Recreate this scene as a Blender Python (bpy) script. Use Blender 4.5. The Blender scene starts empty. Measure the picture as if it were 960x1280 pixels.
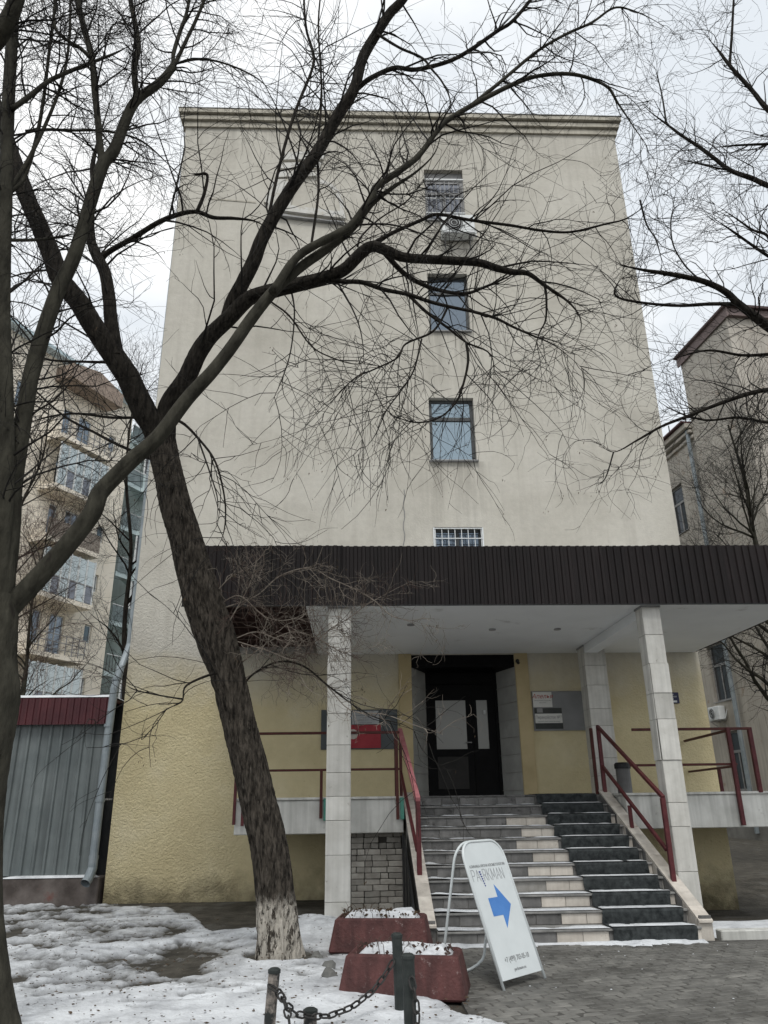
import bpy, bmesh, math, random
import numpy as np
from mathutils import Vector, Matrix
random.seed(7); rng = np.random.default_rng(11)
R_ = math.radians
scene = bpy.context.scene
col = scene.collection

# ------------------------------------------------------------------ camera
FPX, PITCH, YAW, ROLL, EYE = 938.68, R_(20.91), R_(2.345), R_(-0.8085), 1.6
_a = np.array([math.sin(YAW)*math.cos(PITCH), math.cos(YAW)*math.cos(PITCH), math.sin(PITCH)])
_r0 = np.array([math.cos(YAW), -math.sin(YAW), 0]); _u0 = np.cross(_r0, _a)
_r = math.cos(ROLL)*_r0 + math.sin(ROLL)*_u0
_u = -math.sin(ROLL)*_r0 + math.cos(ROLL)*_u0
cd = bpy.data.cameras.new('camera'); cam = bpy.data.objects.new('camera', cd); col.objects.link(cam)
cd.sensor_fit = 'VERTICAL'; cd.sensor_height = 36.0; cd.lens = FPX/1280*36.0; cd.clip_end = 2000; cd.clip_start = .05
m = Matrix.Identity(4)
for i in range(3):
    m[i][0] = _r[i]; m[i][1] = _u[i]; m[i][2] = -_a[i]
m[2][3] = EYE
cam.matrix_world = m
scene.camera = cam
scene.render.resolution_x, scene.render.resolution_y = 768, 1024

def ray(u, v): return _a + _r*((u-480)/FPX) - _u*((v-640)/FPX)
def at(u, v, Y):
    d = ray(u, v); return np.array([0, 0, EYE]) + d*(Y/d[1])
def gz(u, v, z=0.0):
    d = ray(u, v); return np.array([0, 0, EYE]) + d*((z-EYE)/d[2])

# ------------------------------------------------------------------ world, sun, exposure
SUN_EL, SUN_AZ = R_(58), R_(181)          # soft sun; direction chosen behind the camera, added to brighten the facade
w = bpy.data.worlds.new('World'); scene.world = w; w.use_nodes = True
nt = w.node_tree; nt.nodes.clear()
N = nt.nodes.new; L = nt.links.new
out = N('ShaderNodeOutputWorld'); bg = N('ShaderNodeBackground'); bg.inputs[1].default_value = 0.10
sky = N('ShaderNodeTexSky'); sky.sky_type = 'NISHITA'; sky.sun_disc = False
sky.sun_elevation = SUN_EL; sky.sun_rotation = SUN_AZ
sky.air_density = 1.2; sky.dust_density = 0.6
tc = N('ShaderNodeTexCoord'); mp = N('ShaderNodeMapping'); mp.inputs['Scale'].default_value = (1.2, 1.2, 2.2)
mp.inputs['Location'].default_value = (.35, .1, .2)
no = N('ShaderNodeTexNoise'); no.inputs['Scale'].default_value = 1.7; no.inputs['Detail'].default_value = 6; no.inputs['Roughness'].default_value = .5
rp = N('ShaderNodeValToRGB')
rp.color_ramp.elements[0].position = .40; rp.color_ramp.elements[0].color = (6.6, 7.0, 7.4, 1)
rp.color_ramp.elements[1].position = .60; rp.color_ramp.elements[1].color = (9.3, 9.35, 9.3, 1)
mx = N('ShaderNodeMix'); mx.data_type = 'RGBA'; mx.inputs[0].default_value = .95
L(tc.outputs['Generated'], mp.inputs['Vector']); L(mp.outputs[0], no.inputs['Vector']); L(no.outputs['Fac'], rp.inputs[0])
L(sky.outputs[0], mx.inputs[6]); L(rp.outputs[0], mx.inputs[7]); L(mx.outputs[2], bg.inputs[0]); L(bg.outputs[0], out.inputs[0])
sd = bpy.data.lights.new('sun', 'SUN'); sd.energy = 1.45; sd.angle = R_(20); sd.color = (1, .98, .94)
so = bpy.data.objects.new('sun', sd); col.objects.link(so); so.location = (-8, -10, 30)
sdir = Vector((math.sin(SUN_AZ)*math.cos(SUN_EL), math.cos(SUN_AZ)*math.cos(SUN_EL), math.sin(SUN_EL)))
so.rotation_euler = sdir.to_track_quat('Z', 'Y').to_euler()
vs = scene.view_settings; vs.view_transform = 'Standard'; vs.look = 'None'; vs.exposure = 0.36; vs.gamma = 1.0; vs.use_curve_mapping = False

# ------------------------------------------------------------------ materials
MATS = {}
def mat(name, c, c2=None, rough=.8, scale=3., lo=.35, hi=.65, bump=.0, bscale=60., bdist=.01, spec=.3, metal=0., rnd=0., stretch=(1, 1, 1), detail=6, c3=None, s3=12., f3=.5, streak=0.):
    if name in MATS: return MATS[name]
    M = bpy.data.materials.new(name); M.use_nodes = True; t = M.node_tree; n = t.nodes; l = t.links.new
    b = n['Principled BSDF']; b.inputs['Roughness'].default_value = rough; b.inputs['Specular IOR Level'].default_value = spec; b.inputs['Metallic'].default_value = metal
    co = n.new('ShaderNodeTexCoord'); ma = n.new('ShaderNodeMapping'); ma.inputs['Scale'].default_value = stretch
    l(co.outputs['Object'], ma.inputs['Vector'])
    if rnd:
        oi = n.new('ShaderNodeObjectInfo'); vm = n.new('ShaderNodeVectorMath'); vm.operation = 'MULTIPLY_ADD'
        l(oi.outputs['Random'], vm.inputs[0]); vm.inputs[1].default_value = (37, 53, 71); l(co.outputs['Object'], vm.inputs[2]); l(vm.outputs[0], ma.inputs['Vector'])
    nz = n.new('ShaderNodeTexNoise'); nz.inputs['Scale'].default_value = scale; nz.inputs['Detail'].default_value = detail; nz.inputs['Roughness'].default_value = .6
    l(ma.outputs[0], nz.inputs['Vector'])
    ra = n.new('ShaderNodeValToRGB'); e = ra.color_ramp.elements; e[0].position = lo; e[1].position = hi
    e[0].color = (*c, 1); e[1].color = (*(c2 or tuple(min(1, x*1.25) for x in c)), 1)
    l(nz.outputs['Fac'], ra.inputs[0]); cur = ra.outputs[0]
    if c3:
        n3 = n.new('ShaderNodeTexNoise'); n3.inputs['Scale'].default_value = s3; n3.inputs['Detail'].default_value = 8; n3.inputs['Roughness'].default_value = .7
        l(ma.outputs[0], n3.inputs['Vector'])
        r3 = n.new('ShaderNodeValToRGB'); r3.color_ramp.elements[0].position = f3; r3.color_ramp.elements[1].position = min(1, f3+.12)
        l(n3.outputs['Fac'], r3.inputs[0]); mm = n.new('ShaderNodeMix'); mm.data_type = 'RGBA'; l(r3.outputs[0], mm.inputs[0]); l(cur, mm.inputs[6]); mm.inputs[7].default_value = (*c3, 1); cur = mm.outputs[2]
    if streak:
        ms = n.new('ShaderNodeMapping'); ms.inputs['Scale'].default_value = (7, 7, .35); l(co.outputs['Object'], ms.inputs['Vector'])
        ns = n.new('ShaderNodeTexNoise'); ns.inputs['Scale'].default_value = 1.3; ns.inputs['Detail'].default_value = 5; l(ms.outputs[0], ns.inputs['Vector'])
        rs = n.new('ShaderNodeMapRange'); rs.inputs[1].default_value = .42; rs.inputs[2].default_value = .72; rs.inputs[3].default_value = 0; rs.inputs[4].default_value = streak; l(ns.outputs['Fac'], rs.inputs[0])
        mm = n.new('ShaderNodeMix'); mm.data_type = 'RGBA'; l(rs.outputs[0], mm.inputs[0]); l(cur, mm.inputs[6]); mm.inputs[7].default_value = (*[x*.35 for x in c], 1); cur = mm.outputs[2]
    if rnd:
        hs = n.new('ShaderNodeHueSaturation'); mr = n.new('ShaderNodeMapRange'); mr.inputs[3].default_value = 1-rnd; mr.inputs[4].default_value = 1+rnd
        l(oi.outputs['Random'], mr.inputs[0]); l(mr.outputs[0], hs.inputs['Value']); l(cur, hs.inputs['Color']); cur = hs.outputs[0]
    l(cur, b.inputs['Base Color'])
    if bump:
        nb = n.new('ShaderNodeTexNoise'); nb.inputs['Scale'].default_value = bscale; nb.inputs['Detail'].default_value = 5; l(ma.outputs[0], nb.inputs['Vector'])
        bp = n.new('ShaderNodeBump'); bp.inputs['Strength'].default_value = bump; bp.inputs['Distance'].default_value = bdist; l(nb.outputs['Fac'], bp.inputs['Height']); l(bp.outputs[0], b.inputs['Normal'])
    MATS[name] = M; return M

def stucco_material():
    """grey-beige render above, ochre rough-cast below, one long paint edge at about 4 m"""
    M = bpy.data.materials.new('stucco'); M.use_nodes = True; t = M.node_tree; n = t.nodes; l = t.links.new
    b = n['Principled BSDF']; b.inputs['Roughness'].default_value = .9; b.inputs['Specular IOR Level'].default_value = .15
    co = n.new('ShaderNodeTexCoord'); sp = n.new('ShaderNodeSeparateXYZ'); l(co.outputs['Object'], sp.inputs[0])
    def noise(scale, detail=6, rough=.6, vec=None):
        k = n.new('ShaderNodeTexNoise'); k.inputs['Scale'].default_value = scale; k.inputs['Detail'].default_value = detail; k.inputs['Roughness'].default_value = rough
        l(vec or co.outputs['Object'], k.inputs['Vector']); return k.outputs['Fac']
    def ramp(fac, *st):
        r = n.new('ShaderNodeValToRGB'); e = r.color_ramp.elements
        e[0].position, e[0].color = st[0][0], (*st[0][1], 1); e[1].position, e[1].color = st[-1][0], (*st[-1][1], 1)
        for p, c in st[1:-1]: k = e.new(p); k.color = (*c, 1)
        l(fac, r.inputs[0]); return r.outputs[0]
    def mixc(f, a_, b_, mode='MIX'):
        k = n.new('ShaderNodeMix'); k.data_type = 'RGBA'; k.blend_type = mode
        for s, v in ((0, f), (6, a_), (7, b_)):
            if hasattr(v, 'node'): l(v, k.inputs[s])
            else: k.inputs[s].default_value = v if s == 0 else (*v, 1)
        return k.outputs[2]
    def rng_(v, a0, a1, b0, b1):
        k = n.new('ShaderNodeMapRange'); k.inputs[1].default_value = a0; k.inputs[2].default_value = a1; k.inputs[3].default_value = b0; k.inputs[4].default_value = b1; l(v, k.inputs[0]); return k.outputs[0]
    def addm(a_, b_, op='ADD'):
        k = n.new('ShaderNodeMath'); k.operation = op
        for i_, v in ((0, a_), (1, b_)):
            if hasattr(v, 'node'): l(v, k.inputs[i_])
            else: k.inputs[i_].default_value = v
        return k.outputs[0]
    grey = ramp(noise(.55), (.3, (.455, .432, .378)), (.5, (.53, .507, .448)), (.72, (.585, .563, .505)))
    fine = ramp(noise(9, 8, .7), (.35, (.86, .86, .86)), (.6, (1, 1, 1)))
    grey = mixc(.55, grey, fine, 'MULTIPLY')
    ms = n.new('ShaderNodeMapping'); ms.inputs['Scale'].default_value = (2.6, 1, .12); l(co.outputs['Object'], ms.inputs['Vector'])
    st = rng_(noise(1.5, 6, .6, ms.outputs[0]),   .5, .75, 0, .42)
    grey = mixc(st, grey, (.33, .31, .27))
    ms2 = n.new('ShaderNodeMapping'); ms2.inputs['Scale'].default_value = (.18, 1, 1.7); l(co.outputs['Object'], ms2.inputs['Vector'])
    bd = rng_(noise(1.1, 6, .65, ms2.outputs[0]), .5, .72, 0, .22)
    grey = mixc(bd, grey, (.66, .63, .57))
    pat = rng_(noise(.9, 9, .72), .52, .66, 0, .28)
    grey = mixc(pat, grey, (.38, .36, .32))
    for cx_, sill_ in ((2.2, 14.9), (2.2, 11.68), (2.13, 8.38), (2.14, 5.75)):
        dx_ = addm(addm(sp.outputs[0], -cx_), 0.0); ab = addm(dx_, 0.0, 'ADD'); k = n.new('ShaderNodeMath'); k.operation = 'ABSOLUTE'; l(ab, k.inputs[0])
        mk = addm(rng_(k.outputs[0], .85, .45, 0, 1), rng_(sp.outputs[2], sill_-2.1, sill_, 0, 1), 'MULTIPLY'); mk = addm(mk, rng_(sp.outputs[2], sill_, sill_+.02, 1, 0), 'MULTIPLY')
        mk = addm(mk, rng_(noise(2.6, 6, .65, ms.outputs[0]), .42, .62, 0, .6), 'MULTIPLY'); grey = mixc(mk, grey, (.25, .235, .205))
    ct = addm(rng_(sp.outputs[2], 16.6, 17.85, 0, 1), rng_(noise(3.1, 6, .65, ms.outputs[0]), .44, .68, 0, .55), 'MULTIPLY'); grey = mixc(ct, grey, (.26, .245, .215))
    och = ramp(noise(1.1), (.3, (.53, .455, .275)), (.55, (.60, .525, .33)), (.75, (.64, .57, .385)))
    och = mixc(.4, och, fine, 'MULTIPLY')
    # paint edge wobbles; a faded belt between both colours
    zz = addm(sp.outputs[2], addm(addm(noise(2.2), -.5), .9, 'MULTIPLY'))
    c = mixc(rng_(zz, 3.2, 4.35, 0, 1), och, grey)
    # damp, mouldy foot of the wall
    zf = addm(sp.outputs[2], addm(addm(noise(3.5, 8), -.5), 1.1, 'MULTIPLY'))
    c = mixc(rng_(zf, -.25, .45, .85, 0), c, (.06, .052, .032))
    sp_ = rng_(noise(22, 3, .5), .68, .74, 0, .55)
    c = mixc(addm(sp_, rng_(sp.outputs[2], .4, 3, 1, .15), 'MULTIPLY'), c, (.17, .13, .07))
    l(c, b.inputs['Base Color'])
    hgt = addm(addm(rng_(noise(27, 4, .62), .38, .64, 0, 1), .34, 'MULTIPLY'), addm(noise(45, 4, .6), .4, 'MULTIPLY'))
    side = rng_(sp.outputs[0], -2.3, -1.9, 1, .25)          # the porch wall is finished smoother than the open corner
    amp = addm(rng_(sp.outputs[2], 3.6, 7.5, 1, .2), side, 'MULTIPLY')
    side2 = rng_(sp.outputs[0], 4.9, 5.6, 0, .6); amp = addm(amp, addm(side2, rng_(sp.outputs[2], 3.6, 4.4, 1, 0), 'MULTIPLY'), 'MAXIMUM')
    amp = addm(amp, rng_(sp.outputs[2], 4.2, 5, 0, .18), 'MAXIMUM')
    bp = n.new('ShaderNodeBump'); bp.inputs['Distance'].default_value = .036; l(amp, bp.inputs['Strength']); l(hgt, bp.inputs['Height']); l(bp.outputs[0], b.inputs['Normal'])
    return M

def add_patches(M, scale, lo, hi, tint):
    t = M.node_tree; n = t.nodes; l = t.links.new; b = n['Principled BSDF']; src = b.inputs['Base Color'].links[0].from_socket
    g = n.new('ShaderNodeNewGeometry'); z = n.new('ShaderNodeTexNoise'); z.inputs['Scale'].default_value = scale; z.inputs['Detail'].default_value = 7; z.inputs['Roughness'].default_value = .65; l(g.outputs['Position'], z.inputs['Vector'])
    r = n.new('ShaderNodeMapRange'); r.inputs[1].default_value = lo; r.inputs[2].default_value = hi; l(z.outputs['Fac'], r.inputs[0])
    x = n.new('ShaderNodeMix'); x.data_type = 'RGBA'; l(r.outputs[0], x.inputs[0]); l(src, x.inputs[6]); x.inputs[7].default_value = (*tint, 1); l(x.outputs[2], b.inputs['Base Color'])
    rr = n.new('ShaderNodeMapRange'); rr.inputs[3].default_value = .75; rr.inputs[4].default_value = .32; l(r.outputs[0], rr.inputs[0]); l(rr.outputs[0], b.inputs['Roughness'])
def glass_mat(name, base, refl=.55, tint=(.8, .9, 1), rough=.03):
    M = bpy.data.materials.new(name); M.use_nodes = True; t = M.node_tree; n = t.nodes; l = t.links.new; n.clear()
    o = n.new('ShaderNodeOutputMaterial'); d = n.new('ShaderNodeBsdfDiffuse'); g = n.new('ShaderNodeBsdfGlossy'); x = n.new('ShaderNodeMixShader')
    co = n.new('ShaderNodeTexCoord'); nz = n.new('ShaderNodeTexNoise'); nz.inputs['Scale'].default_value = 1.6; l(co.outputs['Object'], nz.inputs['Vector'])
    ra = n.new('ShaderNodeValToRGB'); ra.color_ramp.elements[0].color = (*[k*.7 for k in base], 1); ra.color_ramp.elements[1].color = (*[k*1.25 for k in base], 1); l(nz.outputs['Fac'], ra.inputs[0]); l(ra.outputs[0], d.inputs[0])
    g.inputs[0].default_value = (*tint, 1); g.inputs['Roughness'].default_value = rough; x.inputs[0].default_value = refl
    bp = n.new('ShaderNodeBump'); bp.inputs['Strength'].default_value = .02; l(nz.outputs['Fac'], bp.inputs['Height']); l(bp.outputs[0], g.inputs['Normal'])
    l(d.outputs[0], x.inputs[1]); l(g.outputs[0], x.inputs[2]); l(x.outputs[0], o.inputs[0]); MATS[name] = M; return M

STUCCO = stucco_material()
CONC = mat('concrete_pale', (.46, .46, .43), (.62, .62, .59), rough=.85, scale=2.2, bump=.15, bscale=50, c3=(.28, .27, .25), s3=3.5, f3=.62, streak=.55)
SOFFIT = mat('soffit_paint', (.77, .79, .80), (.83, .85, .86), rough=.7, scale=1.1, bump=.04, bscale=20, c3=(.42, .42, .40), s3=1.4, f3=.62)
TILE = mat('column_tile', (.52, .51, .47), (.66, .65, .61), rough=.5, scale=3, bump=.12, bscale=45, c3=(.27, .25, .22), s3=11, f3=.63, rnd=.1, streak=.4)
GROUT = mat('mortar', (.24, .23, .21), (.33, .32, .3), rough=.95, scale=8, bump=.3)
STEPT = mat('riser_tile', (.105, .104, .10), (.205, .20, .195), rough=.6, scale=4, bump=.12, bscale=50, c3=(.055, .052, .048), s3=7, f3=.55, rnd=.22, streak=.4)
BEIGE = mat('beige_tile', (.46, .42, .37), (.60, .56, .50), rough=.55, scale=4, bump=.1, c3=(.26, .20, .145), s3=7, f3=.60, rnd=.12, streak=.3)
TREAD = mat('tread_concrete', (.15, .15, .145), (.26, .255, .245), rough=.85, scale=6, bump=.25, bscale=70)
CARPET = mat('carpet', (.022, .025, .026), (.058, .064, .065), rough=1, scale=12, bump=.5, bscale=300, bdist=.004, spec=.05, c3=(.075, .085, .085), s3=7, f3=.6)
BROWN = mat('brown_sheet', (.011, .0085, .0085), (.019, .014, .014), rough=.55, scale=2.5, spec=.25, c3=(.028, .021, .021), s3=2.2, f3=.6, stretch=(1, 1, .25), bump=.08, bscale=12, rnd=.22, streak=.3)
WOODD = mat('dark_timber', (.025, .014, .012), (.06, .033, .027), rough=.9, scale=5, stretch=(.4, 4, 4), bump=.3)
RED = mat('red_paint', (.065, .013, .016), (.105, .025, .028), rough=.5, scale=7, bump=.1, bscale=60, c3=(.24, .11, .11), s3=14, f3=.64)
DARKRED = mat('dark_red_paint', (.055, .014, .012), (.09, .024, .02), rough=.55, scale=8, bump=.15, c3=(.05, .025, .015), s3=12, f3=.58)
BLACKM = mat('black_metal', (.006, .007, .008), (.018, .019, .02), rough=.55, scale=5, spec=.35, bump=.05)
DOORM = mat('black_door_paint', (.0025, .0025, .003), (.005, .005, .0055), rough=.6, scale=5, spec=.12)
SNOW = mat('snow', (.36, .372, .39), (.62, .64, .66), rough=.75, scale=2.2, lo=.3, hi=.58, bump=.6, bscale=28, bdist=.03, spec=.3, c3=(.34, .33, .31), s3=16, f3=.645)
SOIL = mat('wet_soil', (.028, .025, .019), (.07, .063, .05), rough=.9, scale=5, bump=.8, bscale=18, bdist=.04, c3=(.10, .09, .07), s3=14, f3=.6)
PAVER = mat('paver', (.10, .098, .09), (.175, .17, .155), rough=.65, scale=6, bump=.35, bscale=55, c3=(.20, .195, .18), s3=3, f3=.62, rnd=.13, spec=.35)
PLANTER = mat('maroon_concrete', (.050, .020, .019), (.115, .044, .041), rough=.7, scale=4, lo=.3, hi=.7, bump=.5, bscale=30, bdist=.02, c3=(.30, .235, .225), s3=15, f3=.60, streak=.6)
add_patches(PAVER, 1.1, .46, .66, (.06, .058, .053))
BRICKG = mat('grey_brick', (.24, .225, .2), (.36, .345, .31), rough=.9, scale=7, bump=.4, bscale=60, rnd=.22, c3=(.13, .12, .11), s3=9, f3=.63)
WHITEM = mat('white_enamel', (.52, .555, .56), (.58, .615, .62), rough=.4, scale=3, spec=.4)
BLUEP = mat('blue_print', (.05, .17, .45), (.07, .21, .52), rough=.5)
NAVY = mat('navy_print', (.02, .025, .16), rough=.5)
INK = mat('ink', (.16, .165, .17), rough=.6)
REDINK = mat('red_ink', (.35, .05, .04), rough=.6)
GALV = mat('galvanised_blue_grey', (.19, .225, .245), (.28, .315, .335), rough=.45, scale=4, spec=.5, metal=.15, streak=.3, bump=.06)
GREYSHEET = mat('grey_profiled_sheet', (.10, .118, .12), (.15, .17, .17), rough=.45, scale=1.6, spec=.4, c3=(.08, .11, .15), s3=1.3, f3=.63, streak=.5, bump=.05, bscale=15)
MAROON = mat('maroon_sheet', (.05, .010, .014), (.075, .017, .021), rough=.5, scale=3, spec=.35, streak=.3)
PLINTH = mat('dirty_plinth', (.06, .05, .045), (.15, .13, .12), rough=.95, scale=2.5, bump=.3, c3=(.14, .06, .05), s3=2, f3=.6)
FRAME_D = mat('dark_window_frame', (.045, .048, .05), (.075, .08, .08), rough=.5, scale=5)
FRAME_W = mat('white_window_frame', (.60, .62, .62), (.7, .72, .72), rough=.5, scale=5)
FRAME_G = mat('grey_old_frame', (.22, .22, .22), (.33, .33, .33), rough=.7, scale=5, bump=.2)
GLASS = glass_mat('window_glass', (.10, .13, .155), .42, (.62, .74, .80))
GLASS_DK = glass_mat('dark_window_glass', (.05, .06, .075), .22, (.62, .74, .86))
GLASS_OLD = glass_mat('dusty_window_glass', (.10, .105, .12), .14, (.8, .85, .95), .12)
DOORGLASS = glass_mat('reflection_grey_door_glass', (.13, .135, .125), .10, (.8, .8, .78), .3)  # reflected snow and sky put into the grey base colour of the panes
CREAM = mat('cream_render', (.79, .715, .60), (.85, .78, .675), rough=.9, scale=.8, bump=.05, bscale=30)
BLUEW = mat('pale_blue_render', (.45, .54, .55), (.52, .61, .62), rough=.85, scale=1, streak=.15)
BLUEROOF = mat('pale_blue_roof', (.42, .53, .57), (.5, .61, .65), rough=.5, scale=2)
BRICKR = mat('brown_cladding', (.27, .21, .17), (.35, .28, .23), rough=.85, scale=6)
TAN = mat('tan_render', (.40, .37, .325), (.50, .465, .41), rough=.9, scale=.9, bump=.2, bscale=25, c3=(.33, .245, .18), s3=1.6, f3=.58, streak=.35)
BARK = mat('bark_dark', (.008, .007, .006), (.032, .028, .023), rough=.95, scale=26, lo=.36, hi=.62, stretch=(1, 1, .14), bump=1., bscale=30, bdist=.04, spec=.12, c3=(.052, .047, .04), s3=30, f3=.60)
BARKG = mat('bark_greenish', (.017, .016, .012), (.055, .052, .040), rough=.9, scale=9, lo=.3, hi=.68, stretch=(1, 1, .35), bump=.8, bscale=34, bdist=.02, spec=.15, c3=(.016, .013, .011), s3=7, f3=.58)
TWIG = mat('twig_dark', (.009, .008, .007), (.022, .020, .017), rough=.9, scale=3)
TWIGB = mat('twig_brown', (.045, .028, .022), (.09, .06, .05), rough=.9, scale=2)
TWIGP = mat('twig_pale', (.13, .105, .085), (.27, .235, .195), rough=.9, scale=4)
LEAFD = mat('dry_leaf', (.03, .02, .012), (.09, .06, .035), rough=.9, scale=20)

BARKT = mat('bark_trunk', (.014, .012, .010), (.085, .073, .060), rough=.95, scale=26, lo=.36, hi=.64, stretch=(1, 1, .2), bump=1., bscale=32, bdist=.05, spec=.12, c3=(.12, .107, .09), s3=34, f3=.58)
def bark_limewash():
    M = BARKT.copy(); M.name = 'bark_limewashed'; t = M.node_tree; n = t.nodes; l = t.links.new; b = n['Principled BSDF']
    src = b.inputs['Base Color'].links[0].from_socket
    co = n.new('ShaderNodeTexCoord'); sp = n.new('ShaderNodeSeparateXYZ'); l(co.outputs['Object'], sp.inputs[0])
    nz = n.new('ShaderNodeTexNoise'); nz.inputs['Scale'].default_value = 14; nz.inputs['Detail'].default_value = 8; nz.inputs['Roughness'].default_value = .75
    mp_ = n.new('ShaderNodeMapping'); mp_.inputs['Scale'].default_value = (1, 1, .35); l(co.outputs['Object'], mp_.inputs[0]); l(mp_.outputs[0], nz.inputs['Vector'])
    a1 = n.new('ShaderNodeMath'); a1.operation = 'MULTIPLY_ADD'; l(nz.outputs['Fac'], a1.inputs[0]); a1.inputs[1].default_value = .9; l(sp.outputs[2], a1.inputs[2])
    r1 = n.new('ShaderNodeMapRange'); r1.inputs[1].default_value = 1.12; r1.inputs[2].default_value = .98; l(a1.outputs[0], r1.inputs[0])
    r2 = n.new('ShaderNodeMapRange'); r2.inputs[1].default_value = .44; r2.inputs[2].default_value = .50; l(nz.outputs['Fac'], r2.inputs[0])
    mu = n.new('ShaderNodeMath'); mu.operation = 'MULTIPLY'; l(r1.outputs[0], mu.inputs[0]); l(r2.outputs[0], mu.inputs[1])
    x = n.new('ShaderNodeMix'); x.data_type = 'RGBA'; l(mu.outputs[0], x.inputs[0]); l(src, x.inputs[6]); x.inputs[7].default_value = (.42, .39, .34, 1); l(x.outputs[2], b.inputs['Base Color'])
    return M
BARKLIME = bark_limewash()

# ------------------------------------------------------------------ mesh helpers
def link(name, me, m_=None, parent=None, loc=None, rz=None, smooth=False):
    o = bpy.data.objects.new(name, me); col.objects.link(o)
    if m_ is not None and me is not None and not me.materials: me.materials.append(m_)
    if parent is not None: o.parent = parent
    if loc is not None: o.location = loc
    if rz is not None: o.rotation_euler = (0, 0, rz) if not hasattr(rz, '__len__') else rz
    if smooth: me.polygons.foreach_set('use_smooth', [True]*len(me.polygons))
    return o
def tag(o, label=None, cat=None, group=None, kind=None):
    if label: o['label'] = label
    if cat: o['category'] = cat
    if group: o['group'] = group
    if kind: o['kind'] = kind
    return o
def thing(name, loc, label, cat, group=None, rz=0):
    o = bpy.data.objects.new(name, None); col.objects.link(o); o.location = loc; o.rotation_euler = (0, 0, rz); o.empty_display_size = .2
    return tag(o, label, cat, group)
class MB:
    def __init__(s): s.v = []; s.f = []
    def add(s, v, f):
        k = len(s.v); s.v += [tuple(p) for p in v]; s.f += [tuple(i+k for i in q) for q in f]; return s
    def box(s, x0, x1, y0, y1, z0, z1, top=None):
        return s.add([(x0, y0, z0), (x1, y0, z0), (x1, y1, z0), (x0, y1, z0), (x0, y0, z1), (x1, y0, z1), (x1, y1, z1), (x0, y1, z1)],
                     [(0, 3, 2, 1), (4, 5, 6, 7), (0, 1, 5, 4), (1, 2, 6, 5), (2, 3, 7, 6), (3, 0, 4, 7)])
    def bar(s, p, q, wx, wz, up=(0, 0, 1)):
        """square bar from p to q"""
        p = Vector(p); q = Vector(q); d = (q-p).normalized(); upv = Vector(up)
        if abs(d.dot(upv)) > .98: upv = Vector((0, 1, 0))
        sx = d.cross(upv).normalized()*wx/2; sz = sx.cross(d).normalized()*wz/2
        v = [p-sx-sz, p+sx-sz, p+sx+sz, p-sx+sz, q-sx-sz, q+sx-sz, q+sx+sz, q-sx+sz]
        return s.add(v, [(3, 2, 1, 0), (4, 5, 6, 7), (0, 1, 5, 4), (1, 2, 6, 5), (2, 3, 7, 6), (3, 0, 4, 7)])
    def extr(s, prof, a0, a1, axis='x'):
        """closed profile polygon extruded along an axis; profile pairs are the two other axes in order"""
        def P(a, b, t): return {'x': (t, a, b), 'y': (a, t, b), 'z': (a, b, t)}[axis]
        n = len(prof); v = [P(a, b, a0) for a, b in prof]+[P(a, b, a1) for a, b in prof]
        f = [tuple(range(n))[::-1], tuple(range(n, 2*n))]+[(i, (i+1) % n, n+(i+1) % n, n+i) for i in range(n)]
        return s.add(v, f)
    def tube(s, pts, r, sides=8, cap=True, closed=False):
        pts = [Vector(p) for p in pts]; n = len(pts); rr = r if hasattr(r, '__len__') else [r]*n
        v = []; prev = None
        for i, p in enumerate(pts):
            if closed: t = (pts[(i+1) % n]-pts[i-1]).normalized()
            else: t = (pts[min(i+1, n-1)]-pts[max(i-1, 0)]).normalized()
            if prev is None: a = t.orthogonal().normalized()
            else:
                a = prev-t*prev.dot(t); a = a.normalized() if a.length > 1e-5 else t.orthogonal().normalized()
            prev = a; b = t.cross(a)
            for k in range(sides):
                an = 2*math.pi*k/sides; v.append(p+(a*math.cos(an)+b*math.sin(an))*rr[i])
        f = []
        for i in range(n if closed else n-1):
            j = (i+1) % n
            for k in range(sides): f.append((i*sides+k, i*sides+(k+1) % sides, j*sides+(k+1) % sides, j*sides+k))
        if cap and not closed: f += [tuple(range(sides))[::-1], tuple(range((n-1)*sides, n*sides))]
        return s.add(v, f)
    def mesh(s, name='m', bevel=0, fix=False):
        me = bpy.data.meshes.new(name); me.from_pydata(s.v, [], s.f)
        if bevel or fix:
            bm = bmesh.new(); bm.from_mesh(me)
            if fix: bmesh.ops.recalc_face_normals(bm, faces=bm.faces)
            if bevel: bmesh.ops.bevel(bm, geom=bm.edges[:]+bm.verts[:], offset=bevel, segments=1, affect='EDGES', clamp_overlap=True)
            bm.to_mesh(me); bm.free()
        me.update(); return me
    def obj(s, name, m_, parent=None, bevel=0, smooth=False, fix=False, **k): return link(name, s.mesh(name, bevel, fix), m_, parent, smooth=smooth, **k)
def B(x0, x1, y0, y1, z0, z1): return MB().box(x0, x1, y0, y1, z0, z1)
_boxcache = {}
def cbox(name, sx, sy, sz, m_, parent, loc, bevel=.004, rz=0):
    """one of many alike boxes: mesh data shared by size"""
    k = (round(sx, 3), round(sy, 3), round(sz, 3), m_.name, bevel)
    if k not in _boxcache:
        me = B(-sx/2, sx/2, -sy/2, sy/2, -sz/2, sz/2).mesh(name, bevel); me.materials.append(m_); _boxcache[k] = me
    return link(name, _boxcache[k], None, parent, loc, rz)
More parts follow.
